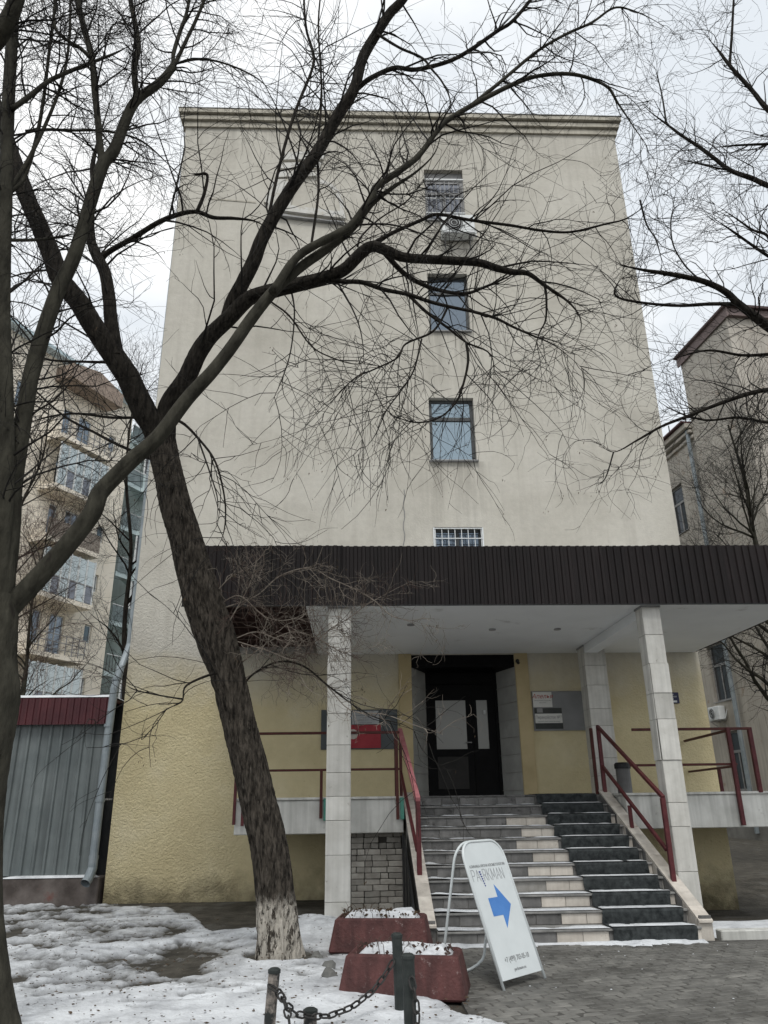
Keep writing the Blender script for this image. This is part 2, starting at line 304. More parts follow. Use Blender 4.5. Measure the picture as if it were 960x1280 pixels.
def holes_wall(mb, x0, x1, z0, z1, y, holes, depth=.22):
    """front wall sheet at y with openings (x0,x1,z0,z1) and their reveals"""
    xs = sorted({x0, x1, *[h[0] for h in holes], *[h[1] for h in holes]}); zs = sorted({z0, z1, *[h[2] for h in holes], *[h[3] for h in holes]})
    for i in range(len(xs)-1):
        for j in range(len(zs)-1):
            cx, cz = (xs[i]+xs[i+1])/2, (zs[j]+zs[j+1])/2
            if any(h[0] < cx < h[1] and h[2] < cz < h[3] for h in holes): continue
            mb.add([(xs[i], y, zs[j]), (xs[i+1], y, zs[j]), (xs[i+1], y, zs[j+1]), (xs[i], y, zs[j+1])], [(0, 1, 2, 3)])
    for h in holes:
        a, b, c, d = h[:4]; e = y+depth
        if len(h) > 4: continue
        mb.add([(a, y, c), (b, y, c), (b, y, d), (a, y, d), (a, e, c), (b, e, c), (b, e, d), (a, e, d)], [(0, 4, 5, 1), (1, 5, 6, 2), (2, 6, 7, 3), (3, 7, 4, 0)])
def text(name, s, size, m_, parent, mat4, align='CENTER', ext=.0008, sx=1.0, shear=0):
    c = bpy.data.curves.new(name, 'FONT'); c.body = s; c.size = size; c.align_x = align; c.align_y = 'CENTER'; c.extrude = ext; c.shear = shear; c.resolution_u = 3
    t = bpy.data.objects.new(name, c); col.objects.link(t); bpy.context.view_layer.update()
    me = bpy.data.meshes.new_from_object(t.evaluated_get(bpy.context.evaluated_depsgraph_get())); bpy.data.objects.remove(t); bpy.data.curves.remove(c)
    me.materials.clear(); o = link(name, me, m_, parent); o.matrix_local = mat4 @ Matrix.Diagonal((sx, 1, 1, 1)); return o
def face_front(x, y, z): return Matrix.Translation((x, y, z)) @ Matrix.Rotation(R_(90), 4, 'X')

# numpy value noise for geometry
_perm = rng.random((64, 64))
def vnoise(x, y, s=1.0):
    x = np.asarray(x)*s; y = np.asarray(y)*s; xi = np.floor(x).astype(int); yi = np.floor(y).astype(int); fx = x-xi; fy = y-yi
    fx = fx*fx*(3-2*fx); fy = fy*fy*(3-2*fy)
    g = lambda a, b: _perm[a % 64, b % 64]
    return (g(xi, yi)*(1-fx)+g(xi+1, yi)*fx)*(1-fy)+(g(xi, yi+1)*(1-fx)+g(xi+1, yi+1)*fx)*fy
def fbm(x, y, s=1.0, o=4):
    t = 0; a = .5
    for i in range(o): t = t+a*vnoise(np.asarray(x)+i*17.3, np.asarray(y)+i*9.1, s*2**i); a *= .5
    return t/(1-.5**o)
def sstep(a, b, x): t = np.clip((np.asarray(x)-a)/(b-a), 0, 1); return t*t*(3-2*t)
def grid_mesh(name, X, Y, Z, keep=None, attr=None):
    ny, nx = X.shape; me = bpy.data.meshes.new(name)
    idx = np.arange(nx*ny).reshape(ny, nx); q = np.stack([idx[:-1, :-1], idx[:-1, 1:], idx[1:, 1:], idx[1:, :-1]], -1).reshape(-1, 4)
    V = np.stack([X, Y, Z], -1).reshape(-1, 3)
    if keep is not None:
        kk = keep.reshape(-1); q = q[kk[q].any(1)]; us, inv = np.unique(q, return_inverse=True); V = V[us]; q = inv.reshape(-1, 4)
    me.vertices.add(len(V)); me.vertices.foreach_set('co', V.ravel().astype('f4')); me.loops.add(q.size); me.loops.foreach_set('vertex_index', q.ravel().astype('i4'))
    me.polygons.add(len(q)); me.polygons.foreach_set('loop_start', np.arange(0, q.size, 4, dtype='i4')); me.polygons.foreach_set('use_smooth', np.ones(len(q), bool)); me.update(calc_edges=True)
    if attr is not None:
        a_ = attr.reshape(-1)[us] if keep is not None else attr.reshape(-1)
        at_ = me.attributes.new('depth', 'FLOAT', 'POINT'); at_.data.foreach_set('value', a_.astype('f4'))
    return me
def slush_material():
    M = SNOW.copy(); M.name = 'snow_thin_to_deep'; t = M.node_tree; n = t.nodes; l = t.links.new; b = n['Principled BSDF']; src = b.inputs['Base Color'].links[0].from_socket
    a = n.new('ShaderNodeAttribute'); a.attribute_name = 'depth'; co = n.new('ShaderNodeTexCoord'); z = n.new('ShaderNodeTexNoise'); z.inputs['Scale'].default_value = 9; z.inputs['Detail'].default_value = 8; z.inputs['Roughness'].default_value = .75; l(co.outputs['Object'], z.inputs['Vector'])
    m1 = n.new('ShaderNodeMath'); m1.operation = 'MULTIPLY_ADD'; l(z.outputs['Fac'], m1.inputs[0]); m1.inputs[1].default_value = .075; l(a.outputs['Fac'], m1.inputs[2])
    r = n.new('ShaderNodeMapRange'); r.inputs[1].default_value = .036; r.inputs[2].default_value = .098; l(m1.outputs[0], r.inputs[0])
    x = n.new('ShaderNodeMix'); x.data_type = 'RGBA'; l(r.outputs[0], x.inputs[0]); x.inputs[6].default_value = (.085, .083, .078, 1); l(src, x.inputs[7]); l(x.outputs[2], b.inputs['Base Color'])
    rr = n.new('ShaderNodeMapRange'); rr.inputs[3].default_value = .35; rr.inputs[4].default_value = .8; l(r.outputs[0], rr.inputs[0]); l(rr.outputs[0], b.inputs['Roughness']); return M
SLUSH = slush_material()

# ------------------------------------------------------------------ main dimensions
W = 14.69; CF = 10.69; XL, XR = -4.36, 6.80; ZT = 18.2
ZB = 4.24; ZFT = 5.14                      # canopy soffit and fascia top
SY0, ST, SR, NST = 9.865, .3364, .148, 11  # stairs: foot, tread, riser, count
SL, SRX = .952, 4.074; LZ = SR*NST         # stair sides, landing level
LY = SY0+ST*(NST-1)

def G(x, y):
    x = np.asarray(x, float); y = np.asarray(y, float)
    z = .20*np.exp(-(((x+.45)/.9)**2+((y-10.75)/.8)**2)) + .06*np.exp(-(((x+.8)/.7)**2+((y-9.2)/.7)**2))
    z = z - .28*sstep(10.6, 14.5, y)*sstep(4.2, 5.2, x) + .05*(fbm(x, y, .6)-.5)*sstep(1.4, .4, x)
    return z

# ------------------------------------------------------------------ ground, paving, snow
xs = np.concatenate([np.linspace(-400, -14, 14), np.arange(-12, 9.01, .15), np.linspace(11, 400, 14)])
ys = np.concatenate([np.linspace(-400, -4, 10), np.arange(0, 15.01, .15), np.linspace(17, 600, 16)])
X, Y = np.meshgrid(xs, ys)
near = sstep(13, 10, np.abs(X))*sstep(-2, 1, Y)*sstep(17, 15, Y)
gm = grid_mesh('ground', X, Y, G(X, Y)*near-.032)
gmat = mat('ground_mix', (.030, .027, .021), (.075, .068, .055), rough=.85, scale=4, bump=.7, bscale=16, bdist=.04, c3=(.10, .098, .09), s3=.7, f3=.55)
tag(link('ground', gm, gmat), 'dark wet soil and worn asphalt around the building', 'ground', kind='structure')

paving = tag(B(.9, 7.4, 3.0, SY0+.02, -.06, -.0045).obj('paving', mat('joint_sand', (.05, .048, .043), (.10, .096, .088), rough=.95, scale=9, bump=.4)), 'grey worn interlocking paving in front of the steps', 'paving', kind='structure')
pw, pl_ = .205, .105; stones = []
ca, sa = math.cos(R_(14)), math.sin(R_(14))
for j in range(-60, 90):
    for i in range(-30, 60):
        lx = (i+(.5 if j % 2 else 0))*pw; ly = j*pl_
        x = 3+lx*ca-ly*sa; y = 6.5+lx*sa+ly*ca
        if 1.0 < x < 7.3 and 5.6 < y < SY0-.1: stones.append((x, y))
def in_view(x, y):
    q = np.array([x, y, -EYE]); zc = q@_a; return abs((q@_r)/zc*FPX) < 490 and (q@_u)/zc*FPX > -650
stones.sort(key=lambda p: (not in_view(*p), p[1]))
pm = []
for k in range(4):
    mb = B(-pw/2+.006, pw/2-.006, -pl_/2+.006, pl_/2-.006, -.03, .0)
    me = mb.mesh('paving_stone', .007); me.materials.append(PAVER); pm.append(me)
rest = MB()
for i, (x, y) in enumerate(stones):
    z = -.003+.0075*random.random(); tx, ty = random.gauss(0, .018), random.gauss(0, .018); rz = R_(14)+random.gauss(0, .045)
    if i < 290:
        o = link('paving_stone', pm[i % 4], None, paving, (x, y, z), (tx, ty, rz))
    else:
        mt = Matrix.Translation((x, y, z)) @ Matrix.Rotation(rz, 4, 'Z') @ Matrix.Rotation(ty, 4, 'Y') @ Matrix.Rotation(tx, 4, 'X')
        rest.add([mt @ v.co for v in pm[0].vertices], [tuple(p.vertices) for p in pm[0].polygons])
tag(rest.obj('paving_stones', PAVER, paving), kind='stuff')
kerb = thing('kerb', (0, 0, 0), 'low grey concrete kerb between paving and snowy strip, right of the steps', 'kerb')
for i in range(3): cbox('kerb_stone', .98, .16, .2, CONC, kerb, (4.85+i*1.0, 10.08+.015*i, -.02), .012)

x_ = np.arange(-9.5, 1.75, .035); y_ = np.arange(4.6, 14.7, .04); X, Y = np.meshgrid(x_, y_)
edge = 1.0+.22*(fbm(X*0, Y, 1.6)-.5)*2-.35*sstep(7.2, 7.7, Y)*sstep(8.9, 8.4, Y)+.35*sstep(7.0, 6.4, Y)+.1*np.sin(Y*5)
T = .055+.05*(fbm(X, Y, .7)-.5)
T = T-.13*sstep(edge-.25, edge+.05, X)
big = fbm(X+40, Y*1.7, .55, 5); fine = fbm(X+3, Y*1.3, 3.2, 4)
vf = fbm(X*2+5, Y*2.6, 7, 3)
patch = sstep(.42, .66, .42*big+.40*fine+.18*vf+.05*sstep(-2.2, -4.5, X)*sstep(9.5, 11, Y))
inner = sstep(-.9, -1.9, X)*sstep(7.6, 8.6, Y)
T = T-.078*patch*inner
foot = sstep(.62, .70, fbm(X*1.2+9, Y*2.2, 2.6, 3)); T = T-.07*foot*sstep(.3, -.9, X)
wall_d = W-Y; T = T-.16*sstep(.75, .1, wall_d+.7*(fbm(X, Y, 1.8)-.5)-1.1*sstep(-3.6, -2.2, X))*sstep(-4.2, -3.6, X)
T = T-.16*sstep(10.9, 11.3, Y+.5*(fbm(X, Y, 2.5)-.5)-1.9*sstep(-1.7, -2.6, X))*sstep(-3.0, -2.0, X)
T = np.where((X > .72) & (Y > 9.95), -.1, T)
T = T-.09*sstep(.45, .30, np.hypot(X+.80, Y-9.28))
tr = .035*(fbm(X, Y, 5, 3)-.5)*sstep(0, .05, T+.03)+.018*(fbm(X, Y, 14, 2)-.5)
Z = G(X, Y)-.03+T+tr
snow = tag(link('snow_cover', grid_mesh('snow_cover', X, Y, Z, T > -.045, T), SLUSH), 'trampled patchy snow lying over the dark soil around the leaning tree', 'snow', kind='stuff')
x_ = np.arange(4.35, 9, .06); y_ = np.arange(10.15, 12.4, .05); X, Y = np.meshgrid(x_, y_)
T = .04+.05*(fbm(X, Y, 1.2)-.5)-.16*sstep(11.2, 12.0, Y+.6*(fbm(X, Y, 1.5)-.5))-.08*sstep(10.3, 10.15, Y)
tag(link('snow_strip', grid_mesh('snow_strip', X, Y, G(X, Y)-.02+T, T > -.06), SNOW), 'thin white snow strip behind the kerb by the yellow wall', 'snow', kind='stuff')
def snow_patch(name, x0, x1, y0, y1, z, th, parent=None, thr=.42, s=3.0, step=.025, seed=0, bias=None):
    X, Y = np.meshgrid(np.arange(x0, x1+step, step), np.arange(y0, y1+step*.5, step*.8))
    ex = np.minimum(np.minimum(X-x0, x1-X)/.06, np.minimum(Y-y0, y1-Y)/.03); n_ = fbm(X+seed*7.7, Y+seed*3.1, s)
    T = th*np.clip((n_-thr)*6+.25, -1, 1)*np.clip(ex, 0, 1)
    if bias is not None: T = T+bias(X, Y)
    o = link(name, grid_mesh(name, X, Y, z+T, T > -th*.5), SNOW, parent); return tag(o, kind='stuff')
crumbs = MB()
for i in range(70):
    x = random.uniform(1.05, 6.5); y = random.uniform(5.9, 9.8) if i % 3 else random.uniform(9.0, 9.8); s_ = random.uniform(.004, .016)*(1 if i % 9 else 1.8); z = .002
    k_ = [random.uniform(.5, 1) for _ in range(6)]
    crumbs.add([(x, y, z+s_*.4)]+[(x+s_*k_[j]*math.cos(j*1.047), y+s_*k_[j]*math.sin(j*1.047), z) for j in range(6)], [(0, j+1, (j+1) % 6+1) for j in range(6)])
tag(crumbs.obj('snow_crumbs', SNOW), 'small crumbs of snow scattered on the grey paving', 'snow', kind='stuff')
# litter on the snow
lit = MB()
for i in range(2200):
    x = random.uniform(-6, 1.0); y = random.uniform(5.2, 12.5) if random.random() < .6 else random.uniform(5.5, 9)
    if x > -1.9 and y > 10.8: continue
    z = float(G(x, y))+.035+random.uniform(.0, .012); s = random.uniform(.006, .026); a = random.random()*6.28
    dx, dy = math.cos(a)*s, math.sin(a)*s; k = random.uniform(.15, .6)
    lit.add([(x-dx, y-dy, z), (x+dy*k, y-dx*k, z+.006), (x+dx, y+dy, z+.004), (x-dy*k, y+dx*k, z-.002)], [(0, 1, 2, 3)])
tag(lit.obj('leaf_litter', LEAFD), 'small dark fallen leaves and twigs scattered on the snow', 'leaf litter', kind='stuff')

# ------------------------------------------------------------------ main building
bld = thing('stucco_building', (0, 0, 0), 'tall beige stucco building end wall with ochre lower storey and few windows', 'building')
wins = [(1.74, 2.72, 14.92, 16.55), (1.72, 2.67, 11.70, 13.33), (1.63, 2.63, 8.40, 9.95), (1.62, 2.66, 5.75, 6.88)]
RX0, RX1, RIX0, RIX1, RD = 1.09, 3.11, 1.42, 2.87, .72
mb = MB(); holes_wall(mb, XL, XR, -.6, ZT, W, wins+[(RX0, RX1, 1.2, ZB-.02, 1)])
mb.add([(XL, W, -.6), (XL, W+14, -.6), (XL, W+14, ZT), (XL, W, ZT), (XR, W, -.6), (XR, W+14, -.6), (XR, W+14, ZT), (XR, W, ZT)], [(1, 0, 3, 2), (4, 5, 6, 7), (5, 1, 2, 6), (3, 7, 6, 2)])
mb.obj('wall', STUCCO, bld)
CORN = mat('cornice_render', (.40, .375, .315), (.50, .47, .40), rough=.9, scale=1.3, bump=.25, bscale=30, c3=(.22, .2, .17), s3=3, f3=.6, streak=.4)
def ledge(z0, z1, d, name='cornice_moulding', m_=CORN): 
    n = 40; mb = MB(); 
    for i in range(n): 
        a = XL-d+(XR-XL+2*d)*i/n; b = XL-d+(XR-XL+2*d)*(i+1)/n; j = .012*random.random()
        mb.box(a, b-.001, W-d+j*.5, W+.3, z0, z1+j*.3)
    return mb.obj(name, m_, bld)
ledge(17.80, 17.92, .06); ledge(17.99, 18.11, .12); ledge(18.17, 18.28, .18)
B(XL-.04, XR+.04, W-.04, W+.3, 17.922, 17.988).obj('cornice_band', CORN, bld); B(XL-.08, XR+.08, W-.08, W+.3, 18.112, 18.168).obj('cornice_band', CORN, bld)
rf = MB()
for i in range(16):
    a = XL-.2+(XR-XL+.4)*i/16; b = a+(XR-XL+.4)/16+.02; j = random.uniform(0, .03); rf.box(a, b-.021, W-.2+j, W+.5, 18.283+j, 18.305+j)
rf.obj('roof_flashing', mat('roof_flashing', (.13, .13, .125), (.2, .2, .19), rough=.6, scale=4), bld); B(XL-.15, XR+.15, W+.5, W+14.3, 18.19, 18.32).obj('roof', BROWN, bld)
def window(parent, x0, x1, z0, z1, y, fm, gm_, transom=None, mullion=None, fw=.07, sill=True, glass2=None):
    f = MB(); d = .06
    f.box(x0+.002, x0+fw, y, y+d, z0+.002, z1-.002).box(x1-fw, x1-.002, y, y+d, z0+.002, z1-.002).box(x0+fw, x1-fw, y+.002, y+d, z0+.002, z0+fw).box(x0+fw, x1-fw, y+.002, y+d, z1-fw, z1-.002)
    if transom: f.box(x0+fw, x1-fw, y-.006, y+d, transom-fw*.6, transom+fw*.6)
    if mullion: f.box(mullion-fw*.45, mullion+fw*.45, y-.004, y+d-.001, z0+fw, (transom-fw*.6) if transom else z1-fw)
    o = f.obj('window', fm, parent, bevel=.004)
    zz = [z0+fw, transom-fw*.6, transom+fw*.6, z1-fw] if transom else [z0+fw, z1-fw]
    for i in range(0, len(zz), 2):
        xx = [x0+fw, mullion-fw*.45, mullion+fw*.45, x1-fw] if (mullion and i == 0) else [x0+fw, x1-fw]
        for k in range(0, len(xx), 2): B(xx[k]+.001, xx[k+1]-.001, y+.025, y+.034, zz[i]+.001, zz[i+1]-.001).obj('pane', gm_, o)
    if sill: B(x0-.03, x1+.03, y-.20, y-.003, z0-.03, z0+.001).obj('sill', FRAME_G, o, bevel=.004)
    return o
YW = W+.14
w1 = window(bld, *wins[0][:2], wins[0][2], wins[0][3]-.25, YW, FRAME_G, GLASS_OLD, transom=15.9, mullion=2.23)
B(wins[0][0]+.002, wins[0][1]-.002, YW-.02, YW+.2, wins[0][3]-.248, wins[0][3]-.002).obj('lintel_panel', FRAME_G, bld)
w2 = window(bld, *wins[1], YW, FRAME_D, GLASS_DK, transom=12.85, fw=.06); w3 = window(bld, *wins[2], YW-.02, FRAME_D, GLASS, transom=9.47, fw=.075); w4 = window(bld, *wins[3], YW, FRAME_D, GLASS_DK, mullion=2.14)
B(1.70, 2.55, YW+.008, YW+.022, 9.13, 9.42).obj('blind', mat('pale_blind', (.5, .58, .6), rough=.7), w3)
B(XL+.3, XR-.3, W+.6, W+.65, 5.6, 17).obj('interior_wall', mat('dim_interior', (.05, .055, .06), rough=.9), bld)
# grilles
g = thing('window_grille', (0, 0, 0), 'white welded grid grille over the low window above the canopy', 'grille')
for i in range(8): x = 1.66+i*.137; MB().bar((x, W-.02, 5.8), (x, W-.02, 6.84), .014, .014).obj('bar', FRAME_W, g)
for z in (6.84, 6.62, 6.40, 6.18, 5.96, 5.8): MB().bar((1.63, W-.036, z), (2.65, W-.036, z), .016, .016).obj('bar', FRAME_W, g)
for x in (1.63, 2.65): MB().bar((x, W-.02, 5.78), (x, W-.02, 6.86), .03, .03).obj('frame_bar', FRAME_W, g)
g = thing('window_grille', (0, 0, 0), 'bulging grey bar grille over the topmost window of the stucco wall', 'grille')
for i in range(9):
    x = 1.78+i*.112; MB().tube([(x, W+.03, 16.25), (x, W-.10, 16.1), (x, W-.13, 15.5), (x, W-.10, 15.05), (x, W+.03, 14.98)], .011, 5).obj('bar', FRAME_G, g)
for z in (16.22, 16.1, 15.5, 15.05): MB().bar((1.74, W-.125 if z < 16.15 else W-.02, z), (2.71, W-.125 if z < 16.15 else W-.02, z), .02, .02).obj('rail', FRAME_W, g)
def ac_unit(loc, rz, label):
    a = thing('air_conditioner', loc, label, 'air conditioner', rz=rz)
    B(-.4, .4, -.30, 0, 0, .55).obj('casing', FRAME_W, a, bevel=.02)
    MB().tube([(-.1, -.305, .275), (-.1, -.315, .275)], .21, 20).obj('fan', BLACKM, a)
    for r in (.07, .13, .19, .22): MB().tube([(-.1+r*math.cos(t*math.pi/10), -.322, .275+r*math.sin(t*math.pi/10)) for t in range(20)], .006, 4, closed=True).obj('fan_ring', FRAME_W, a)
    for x in (-.3, .3): MB().bar((x, .05, -.03), (x, -.32, -.03), .03, .03).bar((x, .02, -.25), (x, -.28, -.04), .02, .02).obj('bracket', FRAME_G, a)
    MB().tube([(.35, -.1, .1), (.46, -.08, .05), (.47, 0, .3), (.47, .1, .5)], .02, 6).obj('hose', FRAME_W, a)
    return a
ac_unit((2.48, W-.03, 14.28), 0, 'old air conditioner hung below the topmost barred window')
# faded raised emblem on the wall
em = thing('wall_emblem', (0, 0, 0), 'faded whitish raised emblem of bars and an arc high on the stucco wall', 'emblem')
EMB = mat('emblem_white', (.53, .52, .48), (.60, .595, .57), rough=.85, scale=5, bump=.3, c3=(.48, .455, .40), s3=6, f3=.5)
def ep(u, v): p = at(u, v, W); return (p[0], p[2])
def plate(pts, t, name='emblem_plate', m_=EMB): pr = [ep(*p) for p in pts]; return MB().extr(pr, W-t, W+.02, 'y').obj(name, m_, em, fix=True)
plate([(356, 193), (407, 191), (404, 201), (353, 202)], .07); plate([(352, 206), (402, 205), (400, 212), (347, 213)], .07); plate([(346, 216), (398, 215), (396, 222), (344, 224)], .07)
plate([(343, 226), (372, 225), (362, 262), (330, 254)], .05)
arc = [(398+32*math.cos(t), 262-37*math.sin(t)) for t in np.linspace(math.pi/2, -.2, 14)]; arc2 = [(398+27*math.cos(t), 262-32*math.sin(t)) for t in np.linspace(math.pi/2, -.2, 14)]
for i in range(13): plate([arc[i], arc[i+1], arc2[i+1], arc2[i]], .018, 'emblem_arc')
plate([(336, 256), (380, 262), (430, 268), (432, 276), (336, 264)], .09)
plate([(338, 268), (380, 275), (430, 280), (430, 282), (336, 271)], .10, 'emblem_edge', FRAME_G)
plate([(264, 248), (320, 252.5), (320, 254), (264, 249.5)], .012, 'emblem_line', CORN)
# recess, lintel, door
y1 = W+RD; zt = ZB-.02
REVEAL = mat('reveal_grey', (.30, .30, .28), (.38, .38, .36), rough=.8, scale=3, bump=.1, c3=(.2, .2, .19), s3=4, f3=.63)
MB().extr([(RX0, W), (RIX0, y1), (RIX0-.1, y1), (RX0-.1, W+.02)], 1.2, zt-.24, 'z').obj('door_reveal', REVEAL, bld, fix=True)
MB().extr([(RX1, W), (RIX1, y1), (RIX1+.1, y1), (RX1+.1, W+.02)], 1.2, zt-.24, 'z').obj('door_reveal', REVEAL, bld, fix=True)
for j in range(7):
    z = 1.72+j*.32
    for s, (xa, xb) in ((1, (RX0, RIX0)), (-1, (RX1, RIX1))):
        MB().bar((xa+.012*s, W+.004, z), (xb+.012*s, y1-.004, z), .01, .006).obj('reveal_joint', GROUT, bld)
B(RX0+.002, RX1-.002, W+.012, y1+.3, zt-.238, zt-.001).obj('lintel_box', DOORM, bld)
B(RX0-.2, RX1+.2, y1+.16, y1+.2, 1.2, zt).obj('vestibule_back', DOORM, bld)
door = thing('entrance_door', (0, 0, 0), 'black double entrance door with grey panes in the deep porch recess', 'door')
zb = LZ+.01; B(RIX0, RIX1, y1, y1+.05, zb+2.12, zt-.24).obj('transom_panel', DOORM, door)
yl = y1+.02; lx0, lx1, lx2 = RIX0+.06, RIX0+.93, RIX1-.06
B(RIX0, RIX0+.058, y1-.01, y1+.08, zb, zb+2.118).obj('door_frame', DOORM, door); B(RIX1-.058, RIX1, y1-.01, y1+.08, zb, zb+2.118).obj('door_frame', DOORM, door)
for (a, b, pa, pb, nm) in ((lx0, lx1-.004, .13, .74, 'door_leaf'), (lx1+.004, lx2, .08, .30, 'narrow_leaf')):
    p0, p1 = a+pa, a+pb; zp0, zp1 = zb+.86, zb+1.80
    lf = MB().box(a, p0, yl, yl+.05, zb, zb+2.11).box(p1, b, yl, yl+.05, zb, zb+2.11).box(p0, p1, yl+.001, yl+.05, zb, zp0).box(p0, p1, yl+.001, yl+.05, zp1, zb+2.11).obj(nm, DOORM, door)
    B(p0+.002, p1-.002, yl+.015, yl+.03, zp0+.002, zp1-.002).obj('pane', DOORGLASS, lf)
    if nm == 'door_leaf':
        B(p0, p1, yl-.012, yl-.001, zb+.12, zb+.72).obj('lower_panel', mat('door_panel', (.014, .013, .012), (.022, .02, .019), rough=.6), lf, bevel=.006)
        MB().tube([(b-.05, yl-.001, zb+.98), (b-.05, yl-.06, zb+.98), (b-.16, yl-.06, zb+.98)], .011, 6).obj('handle', FRAME_G, lf)
B(RIX1-.30, RIX1-.26, yl-.012, yl-.001, zb+1.52, zb+1.60).obj('intercom_plate', FRAME_W, door)
# pilasters beside the recess
PIL = mat('pilaster_paint', (.42, .34, .19), (.50, .41, .24), rough=.8, scale=2, bump=.1, bscale=40)
for a, b in ((RX0-.25, RX0-.002), (RX1+.002, RX1+.26)): B(a, b, W-.05, W+.01, LZ-.02, ZB-.003).obj('pilaster', PIL, bld, bevel=.006)
B(-2.25, -.8, W-.10, W+.01, ZB+.02, ZB+.27).obj('lintel_beam', REVEAL, bld)
# crack / cable down the wall
pts = [at(505+1.2*math.sin(i*1.7), 612+i*7, W-.008) for i in range(11)]; MB().tube(pts, .008, 4).obj('cable', INK, bld)
cam_ = thing('security_camera', (3.16, W-.02, 4.08), 'small black security camera at the upper corner of the door recess', 'camera')
MB().tube([(0, 0, 0), (0, -.08, 0)], .035, 10).tube([(0, -.06, -.01), (.0, -.13, -.05)], .03, 10).obj('camera_body', BLACKM, cam_); MB().bar((0, .03, 0), (0, 0, 0), .07, .07).obj('bracket', BLACKM, cam_)
# downpipe on the left corner
dp = thing('downpipe', (0, 0, 0), 'blue-grey galvanised downpipe on the left corner of the stucco building', 'downpipe')
px, py = XL-.10, W-.17
seg = [17.5, 15.4, 13.1, 10.8, 8.5, 6.2, 3.95]
for i in range(3): MB().tube([(px+.02, W+.45, seg[i]), (px+.02, W+.45, seg[i+1])], .065, 14).obj('pipe_section', GALV, dp)
MB().tube([(px+.02, W+.45, 10.8), (px+.02, W+.45, 8.9), (px+.05, W+.2, 8.2), (px+.05, W+.2, 6.2)], .06, 14).obj('pipe_section', GALV, dp); MB().tube([(px+.05, W+.2, 6.2), (px+.04, W+.16, 4.5), (px, py+.05, 3.95)], .061, 14).obj('pipe_section', GALV, dp)
low = [(px, py+.05, 4.02), (px, py+.02, 3.9), (px-.04, py-.06, 3.6), (px-.05, py-.08, 2.8), (px-.06, py-.08, 1.5), (px-.06, py-.08, .66)]
MB().tube(low, .072, 14).obj('lower_section', GALV, dp); MB().tube([(px-.06, py-.08, .70), (px-.06, py-.08, .55), (px-.08, py-.16, .40), (px-.10, py-.24, .33)], [.08, .08, .082, .085], 14, cap=False).obj('outlet_elbow', GALV, dp)
for z in (.70, 1.62, 2.9, 3.75): MB().tube([(px-.06 if z < 3.4 else px-.03, py-.08 if z < 3.4 else py-.03, z), (px-.06 if z < 3.4 else px-.03, py-.08 if z < 3.4 else py-.03, z+.05)], .083, 14).obj('collar', GALV, dp)
for z in (1.66,): MB().bar((px, py+.02, z), (px+.05, W+.05, z), .03, .03).obj('bracket', FRAME_G, dp)

# signs on the porch wall
s = thing('sign_board', (0, 0, 0), 'plain grey metal board on the yellow porch wall, right of the door', 'board'); B(3.40, 4.62, W-.035, W+.005, 2.78, 3.49).obj('panel', mat('grey_board', (.20, .205, .21), (.25, .255, .26), rough=.6, scale=2), s, bevel=.004)
for z in (2.775, 3.495): B(3.395, 4.625, W-.04, W+.003, z-.006, z+.006).obj('edge_strip', FRAME_G, s)
WSIGN = mat('white_sign', (.60, .60, .57), (.66, .66, .63), rough=.5)
s = thing('wall_sign', (0, 0, 0), 'small white sign with red script lettering on the grey board', 'sign'); B(3.41, 3.78, W-.048, W-.036, 3.20, 3.485).obj('plate', WSIGN, s, bevel=.003)
text('lettering', 'Апелья', .115, REDINK, s, face_front(3.595, W-.0495, 3.40), shear=.25); text('lettering', 'салон красоты и здоровья', .026, INK, s, face_front(3.595, W-.0495, 3.325)); text('lettering', 'пн-вс 10-21', .026, INK, s, face_front(3.595, W-.0495, 3.285))
s = thing('wall_sign', (0, 0, 0), 'black and white sign numbered seven below the white sign with red script', 'sign'); B(3.42, 3.95, W-.048, W-.036, 2.80, 3.185).obj('plate', mat('black_sign', (.010, .014, .012), (.03, .035, .03), rough=.35), s, bevel=.003)
B(3.425, 3.945, W-.052, W-.0485, 2.905, 3.08).obj('white_band', WSIGN, s); text('lettering', 'Перекрёсток №7', .078, INK, s, face_front(3.685, W-.0535, 3.01), sx=.78); text('lettering', 'городской центр помощи населению', .024, INK, s, face_front(3.685, W-.0535, 2.935))
B(3.47, 3.58, W-.0505, W-.0485, 3.10, 3.18).obj('picture_patch', FRAME_G, s)
s = thing('sign_board', (0, 0, 0), 'dark grey notice board behind the left column, left of the door', 'board'); B(-.64, .80, W-.035, W+.005, 2.47, 3.19).obj('panel', mat('dark_board', (.055, .065, .07), (.085, .095, .1), rough=.6, scale=2), s, bevel=.004)
s = thing('red_sign', (0, 0, 0), 'red advertising panel with a pale round badge on the dark notice board', 'sign'); B(-.35, .48, W-.046, W-.036, 2.49, 2.91).obj('plate', mat('red_panel', (.27, .018, .03), (.33, .03, .042), rough=.45), s, bevel=.003)
MB().tube([(-.04, W-.0465, 2.74), (-.04, W-.051, 2.74)], .09, 22).obj('badge', mat('badge', (.42, .38, .34), rough=.5), s); B(-.11, .03, W-.053, W-.0515, 2.735, 2.755).obj('badge_bar', INK, s)
text('lettering', 'отделение', .045, mat('sign_pale_red', (.45, .2, .2)), s, face_front(.26, W-.0475, 2.76))
s = thing('notice', (0, 0, 0), 'grey printed notice sheet above the red panel', 'notice'); B(-.06, .45, W-.045, W-.036, 2.92, 3.165).obj('sheet', mat('notice_grey', (.34, .35, .36), (.40, .41, .42), rough=.6), s)
for k in range(5): text('lettering', ['РЕЖИМ РАБОТЫ', 'понедельник – пятница', 'с 9.00 до 20.00', 'суббота 10.00 – 16.00', 'вход со двора'][k], .034, INK, s, face_front(.2, W-.0465, 3.13-k*.045))
